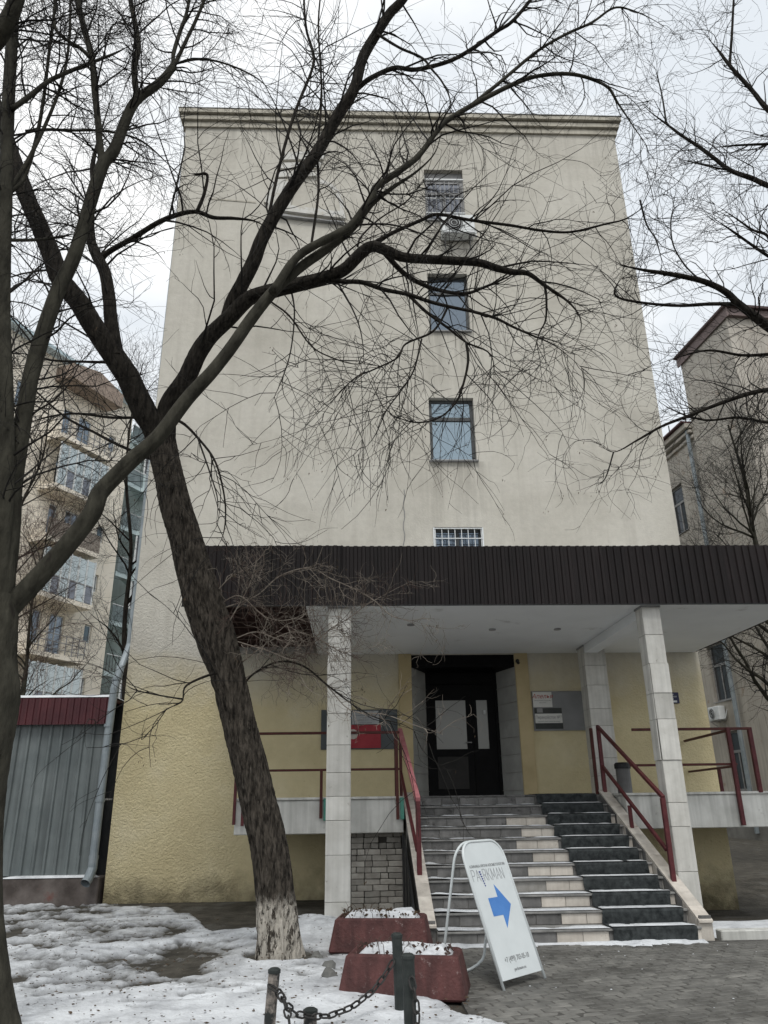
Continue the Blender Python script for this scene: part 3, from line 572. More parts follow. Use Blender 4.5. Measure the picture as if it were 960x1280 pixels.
MB().tube([(-.14, W-.04, 3.04), (-.14, W-.05, 3.04)], .075, 16).obj('round_mark', mat('blue_mark', (.02, .06, .12)), s)
s = thing('house_number_plate', (0, 0, 0), 'small dark blue plate with white lines on the yellow wall by the right column', 'sign'); B(5.96, 6.27, W-.03, W+.005, 3.25, 3.46).obj('plate', mat('plate_navy', (.012, .014, .05), rough=.35), s, bevel=.003)
for k in range(3): text('lettering', ['УЛИЦА', 'СОВЕТСКАЯ', 'ДОМ'][k], .04, FRAME_W, s, face_front(6.115, W-.0315, 3.42-k*.045), sx=.9)
B(6.0, 6.22, W-.034, W-.0315, 3.27, 3.305).obj('white_strip', FRAME_W, s)

# ------------------------------------------------------------------ canopy
can = thing('entrance_canopy', (0, 0, 0), 'brown sheet-clad entrance canopy with pale soffit on white tiled columns', 'canopy')
CX0, CX1 = -2.50, 6.74; SX0 = -.72
def corrugated(x0, x1, z0, z1, y, pitch, dep, flat=.45, jit=.0, back=.004):
    """trapezoid-ribbed sheet, ribs vertical, facing -y"""
    pr = []; x = x0; r = random.Random(int(x0*100)+5)
    while x < x1-.01:
        p = pitch*(1+r.uniform(-jit, jit)); pr += [(x, 0), (x+p*flat, 0), (x+p*(flat+.1), -dep), (x+p*.9, -dep)]; x += p
    pr = [(min(a, x1), b) for a, b in pr if a < x1]+[(x1, 0)]
    v = []; f = []
    for a, b in pr: v += [(a, y+b, z0), (a, y+b, z1)]
    n_ = len(pr); f = [(2*i, 2*i+2, 2*i+3, 2*i+1) for i in range(n_-1)]
    v += [(a, y+b+back, z) for a, b in pr for z in (z0, z1)]; o = 2*n_
    f += [(o+2*i+1, o+2*i+3, o+2*i+2, o+2*i) for i in range(n_-1)]+[(2*i+1, 2*i+3, o+2*i+3, o+2*i+1) for i in range(n_-1)]+[(2*i+2, 2*i, o+2*i, o+2*i+2) for i in range(n_-1)]
    return MB().add(v, f)
nsh = 8
for i in range(nsh):
    a = CX0+(CX1-CX0)*i/nsh; b = CX0+(CX1-CX0)*(i+1)/nsh
    corrugated(a, b+.01, ZB-.0+random.uniform(-.004, .004), ZFT+random.uniform(-.006, .008), CF+.0-.002*(i % 2), .115, .022, jit=.12).obj('profiled_sheet', BROWN, can)
# left return, right return
r_ = corrugated(CF+.01, W-.05, ZB+.1, ZFT-.03, 0, .2, .02).obj('profiled_sheet', BROWN, can); r_.rotation_euler = (0, 0, R_(-90)); r_.location = (CX0, 2*CF+4.0-.04, 0); r_.scale = (1, 1, 1)
r_.matrix_local = Matrix.Translation((CX0+.002, W-.02+CF, 0)) @ Matrix.Rotation(R_(-90), 4, 'Z')
r2 = corrugated(CF+.01, W-.05, ZB, ZFT-.03, 0, .2, .02).obj('profiled_sheet', BROWN, can); r2.matrix_local = Matrix.Translation((CX1, 0, 0)) @ Matrix.Rotation(R_(90), 4, 'Z')
B(CX0+.02, CX1-.02, CF+.03, W-.002, ZFT-.12, ZFT-.03).obj('roof_deck', WOODD, can); snow_patch('roof_snow', CX0+.1, CX1-.1, CF+.1, W-.1, ZFT-.03, .03, can, thr=.3, s=.8, step=.15)
B(SX0, CX1-.03, CF+.012, W-.004, ZB, ZB+.05).obj('soffit', SOFFIT, can)
B(SX0, SX0+.03, CF+.03, W-.004, ZB+.052, ZFT-.13).obj('soffit_upstand', SOFFIT, can)
B(CX0, CX1, CF-.026, CF-.003, ZB-.018, ZB-.003).obj('drip_edge', BLACKM, can)
for k, y in enumerate(np.linspace(CF+.5, W-.35, 7)): B(CX0+.06, SX0-.01, y-.05, y+.05, ZB+.10+.03*(k % 2), ZB+.27).obj('joist', WOODD, can)
for x in (-2.35, -1.6, -.9): B(x-.05, x+.05, CF+.06, W-.01, ZB+.275, ZB+.42).obj('rafter', WOODD, can)
B(CX0-.12, CX0+.25, CF+.35, CF+.47, ZB+.36, ZB+.45).obj('projecting_joist', WOODD, can)
B(4.26, 4.51, CF+.38, 13.84, ZB-.15, ZB-.001).obj('beam', SOFFIT, can, bevel=.005); 
for (x, y) in ((2.3, 12.4), (3.4, 12.4), (.9, 12.0)):
    MB().tube([(x, y, ZB+.0), (x, y, ZB-.02)], .06, 16).obj('downlight', FRAME_G, can)
def column(x0, y0, z0, z1, label, wd=.32, crooked=(), sd_=0):
    # square tiled pier
    c = B(x0+.014, x0+wd-.014, y0+.014, y0+wd-.014, z0, z1).obj('column', GROUT, can); c['label'] = label
    z = z1-.02; i = 0; rr = random.Random(sd_); hs = []
    while z > z0+.02:
        h_ = rr.choice([.30, .42, .42, .55, .36]); h_ = min(h_, z-z0)
        if h_ < .1: break
        for side in range(4):
            off = .0 if i not in crooked else rr.uniform(.008, .03)
            t = .014; hh = h_-.006
            if side == 0: cbox('tile', wd, t, round(hh, 3), TILE, c, (x0+wd/2+rr.uniform(-.002, .002), y0+t/2-off, z-h_/2), .003, (off*.8, 0, rr.uniform(-.004, .004)))
            if side == 1: cbox('tile', t, round(wd-.03, 3), round(hh, 3), TILE, c, (x0+t/2-off*.6, y0+wd/2, z-h_/2), .003, (0, off*.4, 0))
            if side == 2: cbox('tile', t, round(wd-.03, 3), round(hh, 3), TILE, c, (x0+wd-t/2, y0+wd/2, z-h_/2), .003)
            if side == 3: cbox('tile', wd, t, round(hh, 3), TILE, c, (x0+wd/2, y0+wd-t/2, z-h_/2), .003)
        z -= h_; i += 1
    B(x0-.012, x0+wd+.012, y0-.012, y0+wd+.012, z1-.03, z1-.001).obj('cap_strip', FRAME_G, c)
    return c
column(-.39, CF+.10, -.15, ZB, 'white tiled column nearest the leaning tree', .33, (2,), 3); column(4.25, CF+.10, -.25, ZB, 'cracked white tiled column beside the right handrail', .27, (2, 3, 4), 8); column(4.25, 13.85, LZ, ZB-.001, 'inner white tiled column against the porch wall', .40, (), 5)

# ------------------------------------------------------------------ stairs and platform
sta = thing('entrance_stairs', (0, 0, 0), 'eleven worn tiled entrance steps with beige-capped side walls up to the porch', 'stairs')
for k in range(1, NST+1):
    y = SY0+ST*(k-1); z = SR*k; yb = y+ST+.06 if k < NST else W+RD
    st = B(SL, SRX, y+.014, yb if k < NST else y+.5, -.1 if k < 3 else z-SR-.05, z-.028).obj('step', GROUT, sta)
    if k < NST: B(SL+.002, SRX-.002, y-.024, y+ST+.0, z-.027, z).obj('tread', TREAD, st, bevel=.006)
    x = SL+.004; j = 0; off = .5 if k % 2 else 1
    while x < SRX-.02:
        tw = .31*(off if j == 0 else 1); tw = min(tw, SRX-.004-x)
        if tw < .05: break
        beige = k <= 9 and 2.43 < x+tw/2 < 3.0 or (k < 10 and x > 3.9)
        missing = (k == 4 and 2.0 < x+tw/2 < 2.45)
        if not missing:
            hh = SR-.034
            cbox('riser_tile', round(tw-.005, 3), .013, round(hh, 3), BEIGE if beige else STEPT, st, (x+tw/2, y+.0065+random.uniform(-.003, .002), z-.028-hh/2-.002), .003)
        x += tw; j += 1
# landing platform
plat = B(SL-.2, SRX+.2, LY+.5, W+RD, LZ-.4, LZ-.004).obj('landing_slab', CONC, sta)
tx = 0
for i in range(10):
    for j in range(5):
        a = SL-.0+i*.312; yy = LY+.004+j*.295
        cbox('floor_tile', .306, .289, .02, STEPT, plat, (a+.156, yy+.15, LZ-.012 if yy+.3 < LY+.5 else LZ-.001), .003)
for (a, b, lab) in ((-1.86, SL-.202, 'l'), (SRX+.202, 7.6, 'r')):
    ps = B(a, b, 12.58, W-.001, 1.11, LZ-.03).obj('platform_slab', CONC, sta, bevel=.01); B(a-.02, b+.0, 12.55, W-.002, LZ-.028, LZ+.01).obj('platform_top', CONC, ps, bevel=.006)
for x0 in (SL-.17, SRX):
    pw_ = .17; yA, yB = 9.93, LY+.06
    def capz(y): return SR*(1+(y-SY0)/ST)+.045
    p = MB().extr([(yA+.02, -.2), (yB, -.2), (yB, capz(yB)-.03), (yA+.02, capz(yA)-.03)], x0+.012, x0+pw_-.012, 'x').obj('parapet', GROUT, sta, fix=True)
    n_ = 12
    for i in range(n_):
        ya = yA-.03+(yB-yA+.03)*i/n_; yb2 = yA-.03+(yB-yA+.03)*(i+1)/n_-.005
        MB().extr([(ya, capz(ya)-.03), (yb2, capz(yb2)-.03), (yb2, capz(yb2)), (ya, capz(ya))], x0, x0+pw_, 'x').obj('coping_tile', BEIGE, p, bevel=.003, fix=True)
    cbox('end_tile', pw_, .014, .24, STEPT if x0 < 2 else BEIGE, p, (x0+pw_/2, yA+.012, .10), .003); cbox('end_tile', pw_-.02, .02, .04, STEPT, p, (x0+pw_/2, yA+.004, .235), .003)
    xi = x0+pw_-.004 if x0 < 2 else x0+.004
    for i in range(9):
        ya = yA+.05+i*.36; yb2 = ya+.354; zt_ = capz(ya)-.04
        MB().extr([(ya, capz(ya)-.26), (yb2, capz(ya)-.26), (yb2, capz(yb2)-.034), (ya, capz(ya)-.034)], xi-.006, xi+.006, 'x').obj('side_tile', STEPT if i % 3 else BEIGE, p, fix=True)
# black metal skirt on the left side of the stairs
sk = thing('metal_skirt', (0, 0, 0), 'black ribbed metal sheet closing the left side of the stairs', 'sheet')
for i in range(8):
    ya = 10.1+i*.31; yb2 = ya+.30; zz = min(capz(ya)-.10, 1.1)
    MB().extr([(ya, -.15), (yb2, -.15), (yb2, min(capz(yb2)-.1, 1.1)), (ya, zz)], SL-.222-.012*(i % 2), SL-.212, 'x').obj('sheet_rib', BLACKM, sk, fix=True)
# carpet
pf = []; xa, xb = 3.0, 4.0
prof = []
for k in range(1, NST+1):
    y = SY0+ST*(k-1)-.026; z = SR*k+.004
    if k == 1: prof.append((y-.012, .012))
    else: prof.append((y-.006, SR*(k-1)+.008))
    prof += [(y-.012, z-.02), (y-.004, z), (y+.03, z+.004)]
prof.append((LY+.6, LZ+.014))
v = []; f = []
nx = 14
for i in range(nx+1):
    x = xa+(xb-xa)*i/nx
    for j, (y, z) in enumerate(prof): v.append((x+.012*math.sin(j*1.3)*(1 if i in (0, nx) else 0), y-.004*random.random(), z+.003*random.random()))
n_ = len(prof)
for i in range(nx):
    for j in range(n_-1): f.append((i*n_+j, (i+1)*n_+j, (i+1)*n_+j+1, i*n_+j+1))
cp = MB().add(v, f).obj('stair_carpet', CARPET); tag(cp, 'charcoal carpet runner laid down the right half of the steps', 'carpet')
cp.modifiers.new('thick', 'SOLIDIFY').thickness = .006
cp.modifiers['thick'].offset = 1
# snow on the treads
ss = thing('step_snow', (0, 0, 0), 'ragged thin snow lying along the tread edges of the steps', 'snow'); ss['kind'] = 'stuff'
for k in range(1, NST):
    y = SY0+ST*(k-1); z = SR*k
    snow_patch('tread_snow', SL+.01, xa-.02, y-.022, y+.20, z, .014, ss, thr=.36+.012*k*(k > 6), s=4, seed=k, bias=lambda X, Y, y=y: .009*sstep(y+.1, y, Y)+.035*sstep(SL+.5, SL+.05, X)*fbm(X, Y+y*3, 3))
    snow_patch('tread_snow', xa+.005, xb-.01, y-.028, y+.22, z+.011, .010, ss, thr=.34, s=5, seed=k+20, bias=lambda X, Y, y=y: .012*sstep(y+.16, y+.02, Y))
snow_patch('tread_snow', SL, SRX, SY0-.26, SY0+.005, -.002, .022, ss, thr=.47, s=3, seed=50, bias=lambda X, Y: .02*sstep(.2, .02, SY0-Y)-.02*sstep(.1, .25, SY0-Y))

# ------------------------------------------------------------------ handrails
def rail(name, label, parts, group=None):
    t = thing('handrail', (0, 0, 0), label, 'handrail', group)
    for nm, p, q, a, m_ in parts: MB().bar(p, q, a, a).obj(nm, m_, t, bevel=.004)
    return t
rx = SRX+.07
rail('r', 'red square-tube handrail on the stair wall beside the cracked column', [
    ('post', (rx, 10.70, .50), (rx, 10.70, 1.56), .06, RED), ('post', (rx+.02, 13.22, 1.60), (rx+.02, 13.22, 2.72), .06, RED), ('post', (rx-.06, 13.38, 1.63), (rx-.06, 13.38, 2.70), .05, DARKRED),
    ('top_rail', (rx, 10.67, 1.57), (rx+.02, 13.25, 2.72), .05, RED), ('lower_rail', (rx-.02, 10.74, .92), (rx+.02, 13.19, 2.06), .045, RED), ('stub_post', (rx, 12.05, 1.10), (rx, 12.05, 1.46), .05, RED)])
lx = SL-.10
PINK = mat('pink_rail', (.36, .12, .13), (.45, .18, .19), rough=.5, scale=6, c3=(.2, .04, .05), s3=9, f3=.64)  # left top rail, pinker and lighter than the other red tubes
rail('l', 'red handrail with pink top on the stair wall next to the brick stack', [
    ('post', (lx, 10.95, .58), (lx, 10.95, 1.565), .065, RED), ('post', (lx-.09, 13.22, 1.60), (lx-.09, 13.22, 2.68), .05, DARKRED), ('post', (lx-.18, 13.1, 1.60), (lx-.18, 13.1, 2.66), .045, DARKRED),
    ('top_rail', (lx, 10.92, 1.585), (lx-.09, 13.25, 2.69), .07, PINK), ('lower_rail', (lx-.02, 10.99, .95), (lx-.09, 13.19, 2.0), .045, RED)])
yr = 12.54
rail('pl', 'thin dark red platform rail left of the stairs behind the leaning tree', [
    ('top_rail', (-1.86, yr, 2.60), (lx-.14, yr, 2.60), .04, DARKRED), ('mid_rail', (-1.86, yr, 2.04), (lx-.14, yr, 2.04), .035, DARKRED),
    ('post', (-1.86, yr-.01, 1.26), (-1.86, yr-.01, 2.6), .045, RED), ('post', (-1.73, yr-.01, 1.24), (-1.73, yr-.01, 2.04), .045, RED), ('post', (-.53, yr-.01, 1.33), (-.53, yr-.01, 2.04), .045, DARKRED), ('post', (.66, yr-.01, 1.3), (.66, yr-.01, 2.6), .045, DARKRED)])
TEAL = mat('teal_patch', (.06, .22, .17), (.09, .28, .22), rough=.6, scale=6)
for x in (-.49, .70): B(x, x+.06, yr+.002, yr+.034, 1.30, 1.62).obj('paint_patch', TEAL, sta)
rail('pr', 'dark red platform rail right of the stairs turning back to the wall', [
    ('top_rail', (4.5, yr, 2.60), (6.44, yr, 2.60), .042, DARKRED), ('mid_rail', (4.4, yr, 2.05), (6.15, yr, 2.05), .038, DARKRED),
    ('post', (6.08, yr-.02, 1.14), (6.08, yr-.02, 2.62), .06, RED), ('post', (6.46, yr+.02, 1.62), (6.46, yr+.02, 2.62), .065, RED),
    ('top_rail', (6.12, yr, 2.58), (6.25, W-.03, 2.55), .04, DARKRED), ('mid_rail', (6.12, yr, 2.02), (6.25, W-.03, 2.0), .036, DARKRED), ('stub_post', (6.19, 13.3, 1.63), (6.19, 13.3, 2.02), .05, RED)])
binn = thing('ashtray_bin', (4.55, 13.35, LZ), 'dark grey cylindrical litter bin on the porch behind the right handrail', 'bin')
MB().tube([(0, 0, 0), (0, 0, .40)], .12, 20).obj('bin_body', mat('bin_grey', (.10, .10, .10), (.15, .15, .15), rough=.5), binn); MB().tube([(0, 0, .40), (0, 0, .47), (0, 0, .50)], [.135, .135, .11], 20).obj('bin_lid', BLACKM, binn)

# ------------------------------------------------------------------ brick stack under the platform
bs = thing('brick_stack', (0, 12.75, -.12), 'dry stack of grey bricks under the platform beside the left column', 'bricks')
bz = 0.0; row = 0; rb = random.Random(4)
while bz < 1.2:
    hgt = .083
    x = -.10+(-.11 if row % 2 else 0)
    top = bz > .92
    while x < .74:
        bw = rb.choice([.24, .24, .23, .12]) if not top else rb.choice([.23, .12, .12])
        if x+bw > -.06 and not (top and rb.random() < .22):
            xa_, xb_ = max(x, -.06), min(x+bw, .745)
            if xb_-xa_ > .05:
                cbox('brick', round(xb_-xa_-.006, 2), .115, .076, BRICKG, bs, ((xa_+xb_)/2, (.0 if not top else .12)+rb.uniform(-.012, .012), bz+hgt/2), .006, (0, rb.uniform(-.02, .02)*(3 if top else 1), rb.uniform(-.03, .03)*(4 if top else 1)))
        x += bw
    bz += hgt; row += 1
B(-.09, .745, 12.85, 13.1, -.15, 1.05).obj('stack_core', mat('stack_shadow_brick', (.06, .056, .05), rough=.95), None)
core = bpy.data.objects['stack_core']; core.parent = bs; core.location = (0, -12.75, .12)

# ------------------------------------------------------------------ garage fence left
gar = thing('metal_shed', (0, 0, 0), 'low shed of grey ribbed metal sheets with maroon roof edge beside the building', 'shed')
gx0, gx1 = -10.5, -4.62; gy = 14.55
B(gx0, gx1+.2, gy, gy+5, -.2, .40).obj('plinth', PLINTH, gar, bevel=.02); sp_ = snow_patch('plinth_snow', gx0, gx1+.15, gy-.01, gy+.16, .40, .035, gar, thr=.25, s=2)
for i in range(6):
    a = gx1-(i+1)*.98; corrugated(a, a+.985, .43, 2.98, gy+.14-.002*(i % 2), .196, .03, flat=.62).obj('profiled_sheet', GREYSHEET, gar)
B(gx0, gx1, gy+.16, gy+5, .42, 3.2).obj('shed_body', BLACKM, gar); corrugated(gx0, gx1+.12, 2.96, 3.44, gy-.02, .12, .018).obj('roof_edge', MAROON, gar)
B(gx0, gx1+.11, gy+.0, gy+5, 3.36, 3.43).obj('roof', MAROON, gar); snow_patch('roof_snow', gx0, gx1+.11, gy-.03, gy+4.5, 3.45, .05, gar, thr=.2, s=.8, step=.1)
B(gx1+.005, XL-.03, W+.3, W+.35, -.2, 3.4).obj('gap_board', BLACKM, gar)

# ------------------------------------------------------------------ apartment house far left
apt = thing('apartment_house', (-14.1, 42.9, 0), 'cream apartment house with pale blue rear wing and balconies behind the shed', 'building', rz=R_(65))
AH = 25.0
aw = []
floors = [2.8+2.9*i for i in range(8)]
for fz in floors[:7]:
    for xx in (-17.0, -13.6, -11.0, -8.6): aw.append((xx, xx+1.3, fz+.85, fz+2.35))
    aw.append((-5.35, -4.75, fz+.6, fz+2.3)); aw.append((-4.2, -3.2, fz+.06, fz+2.3)); aw.append((-1.75, -1.2, fz+1.2, fz+2.2))
mb = MB(); holes_wall(mb, -24, 0, -1, AH, 0, aw, .15); mb.add([(0, 0, -1), (0, 10, -1), (0, 10, AH), (0, 0, AH), (-24, 0, -1), (-24, 10, -1), (-24, 10, AH), (-24, 0, AH)], [(0, 1, 2, 3), (5, 4, 7, 6)]); mb.obj('wall', CREAM, apt)
for h in aw:
    if h[0] < -12: continue
    window(apt, *h, .10, FRAME_W, GLASS_DK, mullion=(h[0]+h[1])/2 if h[1]-h[0] > .8 else None, fw=.07, sill=False)
MB().extr([(-.6, AH), (11, AH+4.5), (11, AH+4.7), (-.6, AH+.22)], -24.5, .5, 'x').obj('roof', BLUEROOF, apt, fix=True)
MB().extr([(-6.3, AH-1.35), (-2.3, AH-1.35), (-2.3, AH-.5), (-4.3, AH+.0), (-6.3, AH-.5)], -1.25, .3, 'y').obj('roof_bay', BRICKR, apt, fix=True)
PALEGLASS = glass_mat('pale_balcony_glass', (.36, .41, .42), .25, (.8, .88, .9), .08)
bx0, bx1 = -6.3, -2.6
def balcony(fz, kind):
    b = B(bx0, bx1, -1.22, -.005, fz-.24, fz).obj('balcony', CREAM, apt)
    if kind == 'glazed':
        n_ = 6; sw = (bx1-bx0-.2)/n_
        for i in range(n_+1):
            x = bx0+.1+i*sw; MB().bar((x, -1.15, fz), (x, -1.15, fz+2.4), .08, .08).obj('mullion', FRAME_W, b)
            if i < n_: B(x+.05, x+sw-.05, -1.16, -1.15, fz+1.0, fz+2.35).obj('pane', PALEGLASS, b); B(x+.05, x+sw-.05, -1.16, -1.14, fz+.05, fz+.95).obj('panel', GLASS_OLD if i % 2 else PALEGLASS, b)
        MB().bar((bx0+.1, -1.15, fz+.98), (bx1-.1, -1.15, fz+.98), .07, .07).obj('rail', FRAME_G, b); B(bx1-.12, bx1-.08, -1.1, -.02, fz+.002, fz+2.4).obj('end_panel', PALEGLASS, b)
    elif kind == 'solid':
        B(bx0+.02, bx1-.02, -1.21, -1.13, fz+.002, fz+1.0).obj('parapet', mat('stone_cladding', (.20, .17, .145), (.32, .28, .24), rough=.9, scale=6), b); B(bx1-.10, bx1-.02, -1.12, -.01, fz+.002, fz+1.0).obj('parapet', MATS['stone_cladding'], b)
    else:
        for z in (.25, .6, .98): MB().bar((bx0+.1, -1.15, fz+z), (bx1-.1, -1.15, fz+z), .04, .04).bar((bx1-.1, -1.15, fz+z), (bx1-.1, -.02, fz+z), .04, .04).obj('rail', FRAME_G, b)
        for i in range(9): x = bx0+.1+i*(bx1-bx0-.2)/8; MB().bar((x, -1.15, fz), (x, -1.15, fz+.98), .04, .04).obj('baluster', FRAME_G, b)
for i, kd in ((1, 'glazed'), (2, 'rail'), (3, 'glazed'), (4, 'solid'), (5, 'glazed'), (6, 'rail')): balcony(floors[i], kd)
# pale blue rear wing, square to the street, with loggias wrapping its inner corner
def turned(o): o.rotation_euler = (0, 0, R_(-65)); return o
turned(MB().box(-4, 12, 2.8, 12, -1, AH-.6).obj('rear_wing', BLUEW, apt)); turned(B(-4, 12.2, 2.5, 12, AH-.595, AH-.3).obj('rear_wing_roof', BLUEROOF, apt))
LOGP = mat('loggia_panel', (.14, .175, .18), (.22, .26, .27), rough=.7, scale=2)
for k, fz in enumerate(floors[1:]):
    fz -= .05
    s_ = turned(MB().extr([(.03, .12), (.62, 1.32), (4, 1.32), (4, 2.79), (.03, 2.79)], fz-.28, fz, 'z').obj('loggia_slab', BLUEW, apt, fix=True))
    def sub(mb, nm, m_): o = mb.obj(nm, m_, s_); return o
    if k != 1:
        sub(MB().bar((.07, .17, fz+.45), (.62, 1.34, fz+.45), .06, .88), 'loggia_panel', LOGP); sub(B(.66, 3.9, 1.36, 1.42, fz+.01, fz+.89), 'loggia_panel', BLUEW if k % 2 else LOGP)
    else:
        for j in range(6): sub(MB().bar((.09+j*.1, .2+j*.215, fz), (.09+j*.1, .2+j*.215, fz+.9), .03, .03), 'baluster', FRAME_D)
        for j in range(12): sub(MB().bar((.7+j*.25, 1.39, fz), (.7+j*.25, 1.39, fz+.9), .03, .03), 'baluster', FRAME_D)
    sub(MB().bar((.07, .17, fz+.93), (.62, 1.36, fz+.93), .09, .05), 'loggia_rail', FRAME_W); sub(MB().bar((.62, 1.38, fz+.93), (3.9, 1.38, fz+.93), .09, .05), 'loggia_rail', FRAME_W)
    if k % 3 != 1:
        for x in (.66, 1.5, 2.3): sub(MB().bar((x, 1.39, fz+.95), (x, 1.39, fz+2.6), .10, .10), 'loggia_post', FRAME_W)
        sub(B(.72, 1.44, 1.38, 1.39, fz+.96, fz+2.55), 'pane', GLASS_OLD)
    sub(B(1.0, 1.9, 2.72, 2.79, fz+.05, fz+2.2), 'loggia_door', FRAME_W); sub(B(1.1, 1.8, 2.70, 2.715, fz+.3, fz+2.1), 'pane', GLASS_DK)

# ------------------------------------------------------------------ right-hand building
TAN2 = TAN
rbd = thing('tan_house', (15.3, 30, 0), 'weathered tan house with maroon eaves behind bare branches on the right', 'building', rz=R_(-83.8))
rw = [(-2.9, -1.7, 12.9, 15.2), (-1.9, -.7, 5.2, 7.6), (-1.6, -.5, 1.7, 4.0), (-2.9, -1.7, 9.2, 11.4), (-5.6, -4.4, 12.9, 15.2), (-5.6, -4.4, 5.2, 7.6)]
mb = MB(); holes_wall(mb, -9, 0, -1, 17.3, .06, rw, .2); mb.add([(-9, .06, -1), (-9, 8, -1), (-9, 8, 17.3), (-9, .06, 17.3)], [(1, 0, 3, 2)]); mb.obj('low_wing_wall', TAN, rbd)
for h in rw: window(rbd, *h, .2, FRAME_G, glass_mat('dim_glass', (.05, .052, .055), .08, (.7, .75, .8)) if 'dim_glass' not in MATS else MATS['dim_glass'], mullion=(h[0]+h[1])/2, transom=h[2]+1.5, fw=.09)
B(0, 3.75, 0, 12, -1, 20.9).obj('high_block', TAN, rbd)
for z0, z1, d in ((16.7, 16.85, .12), (16.95, 17.1, .25), (17.18, 17.42, .4)): B(-9.2, -.003, .06-d, .2, z0, z1).obj('cornice', TAN, rbd, bevel=.02)
B(-9.3, -.01, -.5, 8, 17.43, 17.5).obj('low_roof', MAROON, rbd)
MB().extr([(-.22, 20.85), (-.22, 20.95), (12.6, 21.05), (12.6, 20.85)], -.2, 4.1, 'x').obj('roof', mat('dull_roof', (.05, .028, .028), (.08, .05, .048), rough=.7), rbd, fix=True); MB().extr([(-.2, 20.84), (-.1, 20.84), (-.1, 20.4), (-.05, 20.4), (-.05, 20.84), (0, 20.849), (-.2, 20.849)], -.15, 4.0, 'x').obj('eaves_board', mat('faded_maroon', (.15, .115, .11), (.20, .155, .15), rough=.8), rbd, fix=True)
B(3.751, 3.95, -.04, 12, 20.5, 20.84).obj('eaves_board', MATS['faded_maroon'], rbd)
for k in range(6): MB().bar((-8.5+k*1.5, .4, 17.5), (-8.5+k*1.5, .4, 18.6), .04, .04).obj('roof_rail_post', FRAME_D, rbd)
MB().tube([(-.25, -.12, 17.2), (-.25, -.12, .2)], .09, 10).obj('drainpipe', GALV, rbd)
B(-9, 3.8, -.08, .0, -1, 1.3).obj('plinth', mat('plinth_grey', (.17, .165, .155), (.24, .235, .22), rough=.9, scale=2, bump=.3), rbd)
ac = ac_unit((0, 0, 0), R_(-83.8), 'white air conditioner on the tan house beside a window'); ac.matrix_world = rbd.matrix_world
q = Matrix.Translation((15.3, 30, 0)) @ Matrix.Rotation(R_(-83.8), 4, 'Z') @ Vector((-1.6, .02, 4.45)); ac.location = q; ac.rotation_euler = (0, 0, R_(-83.8))

# ------------------------------------------------------------------ pavement sign
sg = thing('pavement_sign', (0, 0, 0), 'white tube-framed pavement sign with a blue arrow and phone number', 'sign')
A0 = gz(626, 1240); B0 = gz(685, 1222); A0 = Vector(A0); B0 = Vector(B0)
wv = (B0-A0); wd_ = .68; mid = (A0+B0)/2; wv.normalize(); A0 = mid-wv*wd_/2; nrm = Vector((wv.y, -wv.x, 0)); back = -nrm
lean = .44; HT = 1.19; upv = (back*lean+Vector((0, 0, HT))).normalized(); LEN = math.hypot(lean, HT)
base = Matrix(((wv.x, upv.x, 0, mid.x), (wv.y, upv.y, 0, mid.y), (wv.z, upv.z, 0, mid.z), (0, 0, 0, 1)))
pn = wv.cross(upv).normalized()
base = Matrix(((wv.x, upv.x, pn.x, mid.x), (wv.y, upv.y, pn.y, mid.y), (wv.z, upv.z, pn.z, mid.z), (0, 0, 0, 1)))   # local x along width, y up the panel, z out of it
def sgp(x, y, z=0): return base @ Vector((x, y, z))
hw = wd_/2-.015; rc = .17
def arch(y0, top, r, hw, n=7):
    p = [(-hw, y0)]+[(-hw+r-r*math.cos(t), top-r+r*math.sin(t)) for t in np.linspace(0, math.pi/2, n)]
    return p+[(-x, y) for x, y in p[::-1]]
MB().tube([sgp(x, y) for x, y in arch(.0, LEN, rc, hw)], .0145, 10).obj('front_frame', WHITEM, sg, smooth=True)
pnl = [(x*.97, y) for x, y in arch(.07, LEN-.012, rc, hw)]
MB().extr([(x, y) for x, y in pnl], -.004, .004, 'z').obj('panel', WHITEM, sg, fix=True).matrix_local = base
bup = (nrm*(.70-lean)+Vector((0, 0, HT))).normalized(); BL = math.hypot(.70-lean, HT); topc = sgp(0, LEN)
BO = .70; bm_ = mid+back*BO
def bkp(x, y): return bm_+wv*x+bup*y
bk = arch(.0, LEN, rc, hw+.0); loop = [bkp(x, y) for x, y in arch(.12, BL-.004, rc, hw)]
bot = [bkp(hw*math.cos(t), .12-.11*math.sin(t)) for t in np.linspace(0, math.pi, 9)][1:-1]
MB().tube([p+back*.034 for p in loop+bot], .0135, 8, closed=True).obj('back_frame', WHITEM, sg, smooth=True)
for x in (-.18, .18): MB().tube([sgp(x, LEN-.02, -.01), sgp(x, LEN-.0, -.04)], .02, 8).obj('hinge', WHITEM, sg)
ar = [(-.16, .60), (-.185, .76), (-.02, .775), (-.01, .89), (.17, .70), (.01, .49), (.0, .605)]
ar = [(-.15, .585), (-.15, .745), (.0, .745), (.0, .86), (.17, .665), (.0, .47), (.0, .585)]
MB().extr(ar, .0045, .006, 'z').obj('arrow', BLUEP, sg, fix=True).matrix_local = base
def sgt(s, size, y, m_, x=0, **k): text('lettering', s, size, m_, sg, base @ Matrix.Translation((x, y, .0055)), **k)
sgt('КЛИНИКА АРСНА КОСМЕТОЛОГИИ', .035, 1.035, INK, sx=.92); sgt('+7 (499) 703-05-10', .062, .22, INK, sx=.78); sgt('parkmann.ru', .036, .135, INK)
